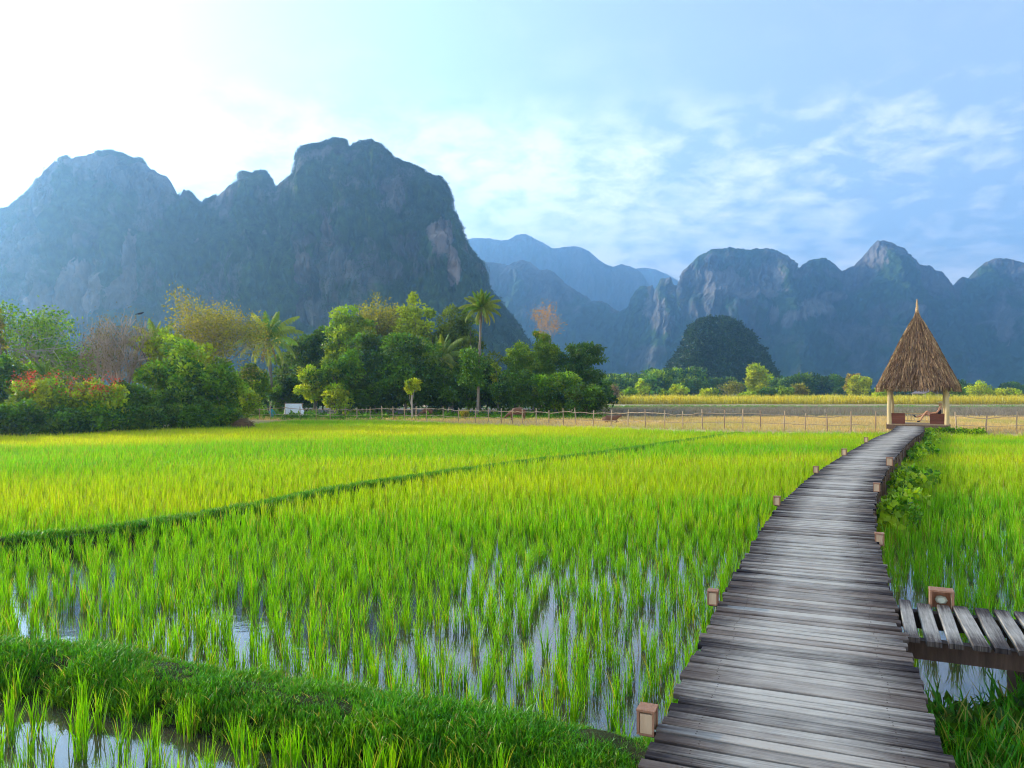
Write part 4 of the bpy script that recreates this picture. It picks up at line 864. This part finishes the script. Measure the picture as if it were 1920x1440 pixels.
E_ = mountain('hill', PE, 380, 45, 60, 'rockE', 31, 300, 90, fl=.16, green=.85, slant=.28, jit=.014, talus=.25, tz=.18, rough=1.2)

# ------------------------------------------------------------------ scattering of what nobody could count
def scatter(name, P, rot, scl, idx, yel, sources, label=None, cat=None, tilt=None):
    me = bpy.data.meshes.new(name); me.vertices.add(len(P)); me.vertices.foreach_set('co', np.asarray(P, float).ravel())
    for nm, arr, tp in (('rz', rot, 'FLOAT'), ('scl', scl, 'FLOAT'), ('yel', yel, 'FLOAT')):
        a = me.attributes.new(nm, tp, 'POINT'); a.data.foreach_set('value', np.asarray(arr, np.float32))
    a = me.attributes.new('pick', 'INT', 'POINT'); a.data.foreach_set('value', np.asarray(idx, np.int32))
    o = bpy.data.objects.new(name, me); C.objects.link(o)
    col = bpy.data.collections.new(name+'_source')
    for s_ in sources: col.objects.link(s_)
    ng = bpy.data.node_groups.new(name, 'GeometryNodeTree'); ng.interface.new_socket('Geometry', in_out='INPUT', socket_type='NodeSocketGeometry'); ng.interface.new_socket('Geometry', in_out='OUTPUT', socket_type='NodeSocketGeometry')
    gi = ng.nodes.new('NodeGroupInput'); go = ng.nodes.new('NodeGroupOutput'); ci = ng.nodes.new('GeometryNodeCollectionInfo'); ci.inputs[0].default_value = col
    ci.inputs['Separate Children'].default_value = True; ci.inputs['Reset Children'].default_value = True
    ip = ng.nodes.new('GeometryNodeInstanceOnPoints'); ip.inputs['Pick Instance'].default_value = True
    def na(nm, tp):
        n = ng.nodes.new('GeometryNodeInputNamedAttribute'); n.data_type = tp; n.inputs[0].default_value = nm; return n
    ng.links.new(gi.outputs[0], ip.inputs['Points']); ng.links.new(ci.outputs[0], ip.inputs['Instance'])
    ng.links.new(na('pick', 'INT').outputs[0], ip.inputs['Instance Index'])
    cx_ = ng.nodes.new('ShaderNodeCombineXYZ'); ng.links.new(na('rz', 'FLOAT').outputs[0], cx_.inputs[2]); ng.links.new(cx_.outputs[0], ip.inputs['Rotation'])
    ng.links.new(na('scl', 'FLOAT').outputs[0], ip.inputs['Scale']); ng.links.new(ip.outputs[0], go.inputs[0])
    md = o.modifiers.new('Scatter', 'NODES'); md.node_group = ng
    tag(o, label, cat, kind='stuff'); return o
def tuft(name, nb, h, spread, w_, mt, seg=4, droop=.35, base_r=.03, dry=.08, hv=.25):
    G = Geo()
    az = rng.uniform(0, 6.28, nb); hh = h*rng.uniform(1-hv*1.6, 1+hv*.4, nb); ln = spread*rng.uniform(.15, 1., nb)**1.2; t = np.linspace(0, 1, seg+1)
    dh = np.stack([np.cos(az), np.sin(az), 0*az], 1); br = rng.normal(0, base_r, (nb, 2)); base = np.stack([br[:, 0], br[:, 1], 0*az], 1)
    dr = droop*rng.uniform(0, 1, nb)**2
    P = base[:, None]+dh[:, None]*(ln[:, None]*(.45*t+.55*t**2.2))[:, :, None]+np.array([0, 0, 1])*(hh[:, None]*(t*(1+dr[:, None]*.5)-dr[:, None]*t**3))[:, :, None]
    ta = az+np.pi/2+rng.normal(0, .9, nb); wv = np.stack([np.cos(ta), np.sin(ta), 0*ta], 1)
    ww = w_*rng.uniform(.7, 1.2, nb)[:, None]*(np.minimum(1, .55+t*2)*(1-t**2.2)+.03)
    A = P-wv[:, None]*ww[:, :, None]/2; B = P+wv[:, None]*ww[:, :, None]/2
    V = np.stack([A, B], 2).reshape(nb, -1, 3); m_ = 2*(seg+1)
    i = (np.arange(nb)*m_)[:, None, None]; j = (np.arange(seg)*2)[None, :, None]; Q = i+j+np.array([0, 1, 3, 2])
    d = (rng.random(nb) < dry); tr = np.broadcast_to(t[None, :, None], (nb, seg+1, 2)).reshape(nb, -1)
    tt = np.stack([tr*.9+.05, np.broadcast_to(rng.uniform(.15, .85, nb)[:, None], tr.shape), np.where(d[:, None], .9, .0)*np.ones_like(tr)+.12*(tr > .85)*rng.random((nb, 1))], -1).reshape(-1, 3)
    G.add(V.reshape(-1, 3), Q.reshape(-1, 4), tt)
    o = G.build(name, MT[mt], smooth=True); C.objects.unlink(o); return o
def blob(name, n, r_, lsz, mt, flat=.7, wid=.5, yel=.05):
    G = Geo(); d = unit(rng.normal(size=(n, 3))+[0, 0, .4]); q = d*(r_*rng.uniform(.5, 1., n))[:, None]*[1, 1, flat]
    G.leaves(q, lsz, np.stack([rng.random(n), np.clip(rng.normal(.5, .18, n), 0, 1), np.clip(rng.normal(yel, .1, n), 0, 1)], 1), bias=d*.7, wid=wid); o = G.build(name, MT[mt]); C.objects.unlink(o); return o
def cand(y0, y1, sx_, sy_, marg=4., xmin=-40, jit=.35, skew=.0):
    """jittered planting grid inside the view wedge"""
    ys = np.arange(y0, y1, sy_); out_ = []
    for y in ys:
        hw = .70*y+marg; xs_ = np.arange(max(-hw, xmin), hw, sx_); out_.append(np.stack([xs_+rng.uniform(-.5, .5)*0, np.full(len(xs_), y)], 1))
    P = np.vstack(out_); P += rng.uniform(-jit, jit, P.shape)*[sx_, sy_]; return P
walk_pts = np.array([along(s)[0] for s in np.linspace(0, LEN, 200)])
sidepts = np.array([P0+sd2*s for s in np.linspace(0, 3.3, 30)])
o_ = np.argsort(cen[:, 1]); wx_of_y = lambda y: np.interp(y, cen[o_, 1], cen[o_, 0])
near_src = [tuft('rice_near', 26, .32, .10, .0068, 'rice', 5, base_r=.024, droop=.5) for _ in range(6)]
mid_src = [tuft('rice_mid', 20, .38, .11, .013, 'rice', 3) for _ in range(6)]
far_src = [tuft('rice_far', 20, .38, .16, .024, 'rice', 2, base_r=.08) for _ in range(5)]
def yellowness(P):
    """yellow differs by patch; sunlit and shaded bands are painted in too"""
    a = .45+1.5*fbm(P[:, 0]*.05, P[:, 1]*.15, 0, 3, 41); return np.clip(a+.25*np.clip((P[:, 1]-14)/20, 0, 1)-.30, 0, 1)
def wet(P):
    """fewer plants where the open water shows"""
    q = np.exp(-((P[:, 0]-1.0-.12*(P[:, 1]-7))/2.2)**2)*np.exp(-((P[:, 1]-7.3)/2.6)**2)+.75*np.exp(-((P[:, 1]-6.6+.12*P[:, 0])/.8)**2)
    return rng.random(len(P)) > np.clip(q*.32+.25*vn(P[:, 0]*1.1, P[:, 1]*1.1, 0, 88)*(P[:, 1] < 11), 0, .5)
def plant(name, mask, bands, label):
    PP = []; ID = []; off = 0
    for bi, (y0, y1, sx_, sy_, src, marg) in enumerate(bands):
        P = cand(y0, y1, sx_, sy_, marg); P = P[mask(P)]
        PP.append(P); ID.append(rng.integers(0, len(src), len(P))+off); off += len(src)
    srcs = []; 
    for b_ in bands: srcs += b_[4]
    # collection children come sorted by name: rename so that the order holds
    P = np.vstack(PP); ID = np.concatenate(ID); n = len(P)
    cp = []
    for i, s_ in enumerate(srcs):
        c = s_.copy(); c.name = '%s_%02d' % (name, i); cp.append(c)
    hgt = rng.uniform(.8, 1.12, n)*(1+.12*fbm(P[:, 0]*.3, P[:, 1]*.3, 0, 2, 55))
    scatter(name, np.column_stack([P, np.full(n, -.01)]), rng.uniform(0, 6.28, n), hgt, ID, np.clip(yellowness(P)+rng.normal(0, .08, n), 0, 1), cp, label, 'rice')
base_ok = lambda P: (P[:, 1] < fence_y(P[:, 0])-1.6) & (P[:, 0] > HX(P[:, 1])+.3) & (dist_line(P, walk_pts) > .72) & (dist_line(P, sidepts) > .62)
left_ = lambda P: P[:, 0] < wx_of_y(P[:, 1])
gapn = lambda P, k=.0: vn(P[:, 0]*.55, P[:, 1]*.42, 0, 77) > k
plant('rice_plot', lambda P: base_ok(P) & left_(P) & ~side_of(P, BANK1) & (dist_line(P, BANK1) > .30) & (gapn(P, -.35) | (rng.random(len(P)) < .6)),
      [(2.4, 8.5, .20, .20, near_src, 3.)], 'tall rice blades standing in water in front of the nearest grassy bank')
plant('rice_plot', lambda P: base_ok(P) & left_(P) & side_of(P, BANK1) & (dist_line(P, BANK1) > .28) & ~side_of(P, BANK2) & (dist_line(P, BANK2) > .24) & wet(P),
      [(3.0, 11., .20, .185, near_src, 3.), (11., 20, .20, .19, mid_src, 3.), (20, 50, .26, .26, far_src, 3.)], 'wide stretch of young rice between the two grassy banks and the boardwalk')
plant('rice_plot', lambda P: base_ok(P) & left_(P) & side_of(P, BANK2) & (dist_line(P, BANK2) > .22),
      [(7., 20, .2, .2, mid_src, 3.), (20, 60, .26, .26, far_src, 4.)], 'far bright rice field beyond the thin winding bank')
plant('rice_plot', lambda P: base_ok(P) & ~left_(P) & (gapn(P, -.4) | (P[:, 1] > 8)) & ((P[:, 1] > 6.1) | (rng.random(len(P)) < .25)),
      [(3., 10., .22, .20, near_src, 3.), (10., 20, .25, .23, mid_src, 3.), (20, 44, .26, .26, far_src, 3.)], 'rice to the right of the boardwalk with open water near the side walkway')
# grass on the banks
def on_bank(L_, n, wd):
    i = rng.integers(0, len(L_)-1, n); f_ = rng.random(n)[:, None]; p = L_[i]*(1-f_)+L_[i+1]*f_; t = unit(L_[i+1]-L_[i]); nn = np.stack([-t[:, 1], t[:, 0]], 1); o = rng.uniform(-1, 1, n)
    return p+nn*(o*wd)[:, None], o
gr_src = [tuft('grass_tuft', 26, .13, .11, .012, 'grass', 3, .9, .05, .05) for _ in range(4)]
def grass(name, P, z, sc0, label, srcs=gr_src, yel=None, cat='grass'):
    n = len(P); cp = []
    for i, s_ in enumerate(srcs): c = s_.copy(); c.name = '%s_%02d' % (name, i); cp.append(c)
    scatter(name, np.column_stack([P, z]), rng.uniform(0, 6.28, n), sc0*rng.uniform(.6, 1.25, n), rng.integers(0, len(srcs), n), np.clip(rng.normal(.15, .25, n), 0, 1) if yel is None else yel, cp, label, cat)
P, o = on_bank(BANK1, 6500, .34); k = (P[:, 1] > 2) & (vn(P[:, 0]*5, P[:, 1]*5, 0, 91)*.8+rng.random(len(P)) > .08); P, o = P[k], o[k]
grass('bank_grass', P, .19*(1-np.abs(o)**3.2)-.01, .62*(1+.5*vn(P[:, 0]*3, P[:, 1]*3, 0, 92)), 'short dark green grass covering the nearest bank', yel=np.clip(.25*np.abs(o)+rng.normal(.02, .15, len(o)), 0, 1))
P, o = on_bank(BANK2, 4600, .26); grass('bank_grass', P, .19*(1-np.abs(o)**3.2), .85, 'low grass along the thin winding bank')
# weeds in the lower right corner
P = np.stack([rng.uniform(1.9, 6.5, 5200), rng.uniform(1.6, 5.3, 5200)], 1)
P = P[(dist_line(P, walk_pts) > .66) & (~left_(P)) & (rng.random(len(P)) < np.clip(1.1-.95*np.abs(P[:, 1]-2.9-.25*(P[:, 0]-2.6))/1.6+.5*vn(P[:, 0]*1.3, P[:, 1]*1.3, 0, 6), 0, 1))]
wsrc = [tuft('weed', 24, .2, .16, .014, 'grass', 3, .7, .06, .12) for _ in range(3)]+[blob('weed_leaf', 60, .14, .085, 'leaf_dark', .8, .55) for _ in range(3)]
grass('weeds', P, np.full(len(P), .0), 1.35, 'dark tangled weeds in shade right of the boardwalk below the side walkway', wsrc, yel=np.clip(rng.normal(0, .12, len(P)), 0, 1), cat='weeds')
# creeper with broad leaves along the right edge of the walk
P = []
for s in np.linspace(LEN*.24, LEN-.6, 330):
    c, t, n = along(s+rng.normal(0, .1)); dens = float(vn(s*.45, 3.3, 0, 14))
    if rng.random() < .55+dens: P.append(c+n*(WALK/2+.12+abs(rng.normal(0, .22))))
for _ in range(150): P.append(np.array([hc[0], hc[1]])+np.array([math.cos(HR), math.sin(HR)])*rng.uniform(.1, 2.9)+np.array([math.sin(th), math.cos(th)])*rng.uniform(-1.2, -.35))
P = np.array(P); cs_ = [blob('creeper_leaf', 44, .18, .10, 'leaf_bright', .9, .85, .3) for _ in range(2)]+[blob('creeper_leaf', 44, .18, .10, 'leaf_mid', .9, .85) for _ in range(2)]
grass('creeper', P, rng.uniform(.05, .34, len(P)), 1., 'broad leaved creeper growing along the right side of the boardwalk', cs_, cat='creeper')
# dry fields
st_src = [tuft('stubble_tuft', 12, .2, .1, .03, 'stubble', 1, .2, .12, 0.) for _ in range(3)]; gs_src = [tuft('fallow_tuft', 12, .5, .3, .06, 'greystub', 1, .3, .35, 0.) for _ in range(3)]; gg_src = [tuft('gold_tuft', 22, 1.6, .7, .13, 'goldgrass', 2, .5, .6, 0.) for _ in range(3)]
P = cand(36, 64, .42, .42, 4., -60); P = P[(P[:, 1] > fence_y(P[:, 0])-1.8) & (P[:, 0] > -30)]
grass('stubble', P, ground_z(P[:, 0], P[:, 1]), 1., 'dry tan stubble behind the fence', st_src, yel=np.clip(fbm(P[:, 0]*.15, P[:, 1]*.3, 0, 3, 61)*1.2-.1, 0, .9))
P = cand(63, 108, 1.0, 1.0, 5., -60); P = P[P[:, 0] > 6]
grass('fallow_grass', P, ground_z(P[:, 0], P[:, 1]), 1., 'grey brown fallow strip beyond the tan stubble', gs_src, yel=np.clip(fbm(P[:, 0]*.08, P[:, 1]*.2, 0, 3, 63)*1.6-.3, 0, 1))
P = cand(106, 119, .9, .9, 5., 6); grass('green_grass', P, ground_z(P[:, 0], P[:, 1]), 2.4, 'green grass strip on the near side of the far path', gr_src, yel=np.clip(rng.normal(.3, .2, len(P)), 0, 1))
P = cand(148, 185, 1.3, 1.6, 6., 10); grass('golden_grass', P, ground_z(P[:, 0], P[:, 1]), 1.1, 'tall golden grass band across the far edge of the fields', gg_src, yel=np.clip(fbm(P[:, 0]*.05, P[:, 1]*.1, 0, 3, 65)*1.3+.1, 0, 1))
P = cand(57, 68, .6, .6, 2., -40); P = P[P[:, 0] < 8]
grass('undergrowth', P, ground_z(P[:, 0], P[:, 1]), 2., 'weeds and low green plants at the foot of the middle grove', gr_src+[blob('scrub', 40, .22, .14, 'leaf_mid', .8)], yel=np.clip(rng.normal(.35, .3, len(P)), 0, 1))
# bush cover on ridges
def ridge_bush(name, M, n, r_, mt, label, top=True, ls=.3):
    X2, Y2, Z2, gr, V, vf = M; m_ = (V < vf+.06) & (Z2 > 4) & (gr > .3); pr = m_*(1+(18*(np.abs(V-vf) < .02) if top else 0)); pr = pr.ravel()/pr.sum()
    i = rng.choice(pr.size, n, p=pr); P = np.stack([X2.ravel()[i], Y2.ravel()[i]], 1)
    src = [blob(name+'_b', 60, r_, r_*ls, mt, .9) for _ in range(3)]
    grass(name, P, Z2.ravel()[i]+r_*.1, 1., label, src, yel=np.zeros(n), cat='woods')
ridge_bush('hill_woods', E_, 4200, 4.2, 'hillwood', 'dark woods covering the small round hill', False)
ridge_bush('ridge_scrub', A_, 20000, 2.8, 'hillwood', 'dark scrub clinging to the big left mountain', True)

# ------------------------------------------------------------------ fence
fen = empty('bamboo_fence', (0, 0, 0), 0, 'thin rustic pole fence running between the rice and the dry field', 'fence')
pxs = [430, 460, 486.6, 507, 535, 563, 592.5, 619.6, 647, 669.7, 694.6, 717, 737.4, 759, 780, 800, 831, 860, 891.5, 915, 940, 960.7, 979.5, 1005, 1029, 1056.7, 1080.4, 1112, 1145, 1177, 1210, 1246, 1280, 1316.7, 1357.5, 1391.9, 1425.8, 1469.3, 1509, 1550.7, 1595, 1641]
def fence_run(pxs):
    tops = []
    for px in pxs:
        Yf = np.interp(px, [a for a, _ in FENCE], [b_ for _, b_ in FENCE]); x = (px-960)/F*Yf; z0 = zbase(x, Yf); h = 1.02+rng.normal(0, .06)
        dx, dy = rng.normal(0, .035, 2); G = Geo(); G.tube([[x, Yf, z0-.3], [x+dx*.5, Yf, z0+h*.5], [x+dx, Yf+dy, z0+h]], [.036, .034, .03], 6, (random.random(),)*3); G.build('post', MT['fence'], fen, smooth=True); tops.append((x+dx*.8, Yf+dy*.8-.04, z0+h*.80, z0+h*.36))
    for j in (2, 3):
        G = Geo(); P = []
        for (a, b_) in zip(tops[:-1], tops[1:]):
            for t in np.linspace(0, 1, 5)[:-1]: P.append([a[0]*(1-t)+b_[0]*t, a[1]*(1-t)+b_[1]*t, a[j]*(1-t)+b_[j]*t+rng.normal(0, .018)])
        G.tube(P, .024 if j == 2 else .016, 6, (.8,)*3); G.build('rail', MT['fence'], fen, smooth=True)
fence_run(pxs); fence_run([1793, 1848, 1905.5, 1962, 2020])

# ------------------------------------------------------------------ things in the dry field
def loc_at(px, Y): x = (px-960)/F*Y; return (x, Y, zbase(x, Y))
l = loc_at(560, 61); tr = empty('tarp_shelter', l, R(-4), 'white tarp lean-to strung between two poles behind the fence', 'shelter')
nu, nv = 16, 10; G = Geo(); U, V = np.meshgrid(np.linspace(0, 1, nu), np.linspace(0, 1, nv))
Xt = -1.1+U*(1.35+.95*(1-V)**1.8); Zt = .05+1.12*V+.03*np.sin(U*9)*(1-V); Yt = -.5+.5*V-.1*np.sin(U*3.1)*np.sin(V*3.1)
G.V = []; gg = grid_geo(Xt, Yt, Zt); sh_ = gg.build('sheet', MT['white'], tr, smooth=True); md = sh_.modifiers.new('Thick', 'SOLIDIFY'); md.thickness = .015
for (x, z) in ((-1.1, 1.25), (.3, 1.22)):
    G = Geo(); G.tube([[x, 0.03, -.2], [x, .03, z]], .035, 6); G.build('pole', MT['fence'], tr)
G = Geo(); G.tube([[-1.2, .02, 1.2], [.4, .02, 1.19]], .025, 6); G.build('ridge_pole', MT['fence'], tr)
cow(802, 775, 62, R(180), 'light brown calf standing behind the fence right of the pollarded tree', .62, False, True)
cow(972, 780, 53, R(180), 'dark brown cow grazing behind the fence in front of the grove', .72, False, True)
cow(1142, 783, 50, R(0), 'small brown cow lying behind the fence at the grove end', .62, True, False)
# worker crouching in teal, seen at the hedge end
l = loc_at(506, 58.8)
J = [(0, 0, .30, .12), (.06, 0, .48, .12), (.16, 0, .66, .12), (.20, 0, .76, .05), (.23, 0, .84, .085), (.24, 0, .92, .05), (.28, .10, .34, .075), (.16, .11, .06, .045), (.26, .11, .03, .035), (.28, -.10, .34, .075), (.16, -.11, .06, .045), (.26, -.11, .03, .035),
     (.22, .18, .58, .05), (.36, .16, .42, .035), (.46, .10, .32, .03), (.22, -.18, .58, .05), (.36, -.16, .42, .035), (.46, -.10, .32, .03)]
E = [(0, 1), (1, 2), (2, 3), (3, 4), (4, 5), (0, 6), (6, 7), (7, 8), (0, 9), (9, 10), (10, 11), (2, 12), (12, 13), (13, 14), (2, 15), (15, 16), (16, 17)]
pp = skinned('person', J, E, MT['teal'], None, 0, 2, l, R(-20)); tag(pp, 'person in teal crouching behind the fence near the hay bale', 'person')
G = Geo(); c = np.array([.21, 0, .88]); G.tube([c+[0, 0, -.05], c, c+[0, 0, .06]], [.1, .105, .03], 8); G.build('hair', MT['blackcloth'], pp, smooth=True)
# hay bale at the hedge end
l = loc_at(456, 44.5); hb = empty('hay_stack', l, .2, 'grey brown weathered hay stack at the right end of the left hedge', 'hay stack')
G = Geo(); U, V = np.meshgrid(np.linspace(0, 2*np.pi, 25), np.linspace(0, 1, 12)); rr = .62*(1-V**5*.9)*(1+.06*vn(U*3, V*4, 0, 5)); gg = grid_geo(rr*np.cos(U), rr*np.sin(U)*.9, V*.95-.02, (.3, .4, 0))
n = 2500; a = rng.uniform(0, 6.28, n); z = rng.uniform(0, .95, n); rr = .62*(1-(z/.95)**5*.9); q = np.stack([rr*np.cos(a), rr*np.sin(a)*.9, z], 1)
gg.leaves(q, .2, np.stack([rng.random(n)*.6, rng.random(n)*.6, np.zeros(n)], 1), wid=.12, drop=1.); gg.build('straw', MT['leaf_dry'], hb)
# shed beyond the hut
l = loc_at(1746, 165); shd = empty('field_shed', l, .1, 'low open shed with a dark sloping roof seen through the hut', 'shed')
G = Geo(); G.box([-1.6, 0, 2.75], [3.4, 5., .1], 0, (.5,)*3, ry=R(-22)); G.box([1.5, 0, 2.72], [3.3, 5., .1], 0, (.5,)*3, ry=R(24)); G.build('roof', MT['shedroof'], shd)
for (x, y) in ((-2.9, -2.2), (-2.9, 2.2), (0, -2.2), (2.6, -2.2), (2.6, 2.2)):
    G = Geo(); G.tube([[x, y, -.2], [x, y, 3.2-abs(x)*.42]], .09, 6); G.build('post', MT['bark_pale'], shd)
# crow
c = at(262, 588, 50); J = [(0, 0, 0, .07), (.12, 0, .03, .06), (.19, 0, .08, .045), (.26, 0, .07, .015), (-.14, 0, -.03, .035), (-.28, 0, -.06, .025)]
tag(skinned('crow', J, [(0, 1), (1, 2), (2, 3), (0, 4), (4, 5)], MT['blackcloth'], None, 0, 1, tuple(c), .4), 'black crow perched on top of the leafless twigs', 'bird')

# ------------------------------------------------------------------ haze
m, nt = mat('haze'); pv = N(nt, 'ShaderNodeVolumePrincipled'); pv.inputs['Color'].default_value = (.31, .57, .90, 1); pv.inputs['Density'].default_value = .00060; pv.inputs['Anisotropy'].default_value = .72
out(nt, None, pv.outputs[0])
G = Geo(); G.box([150, 1550, 349], [5000, 3700, 702]); hz = G.build('haze', m); tag(hz, kind='stuff')
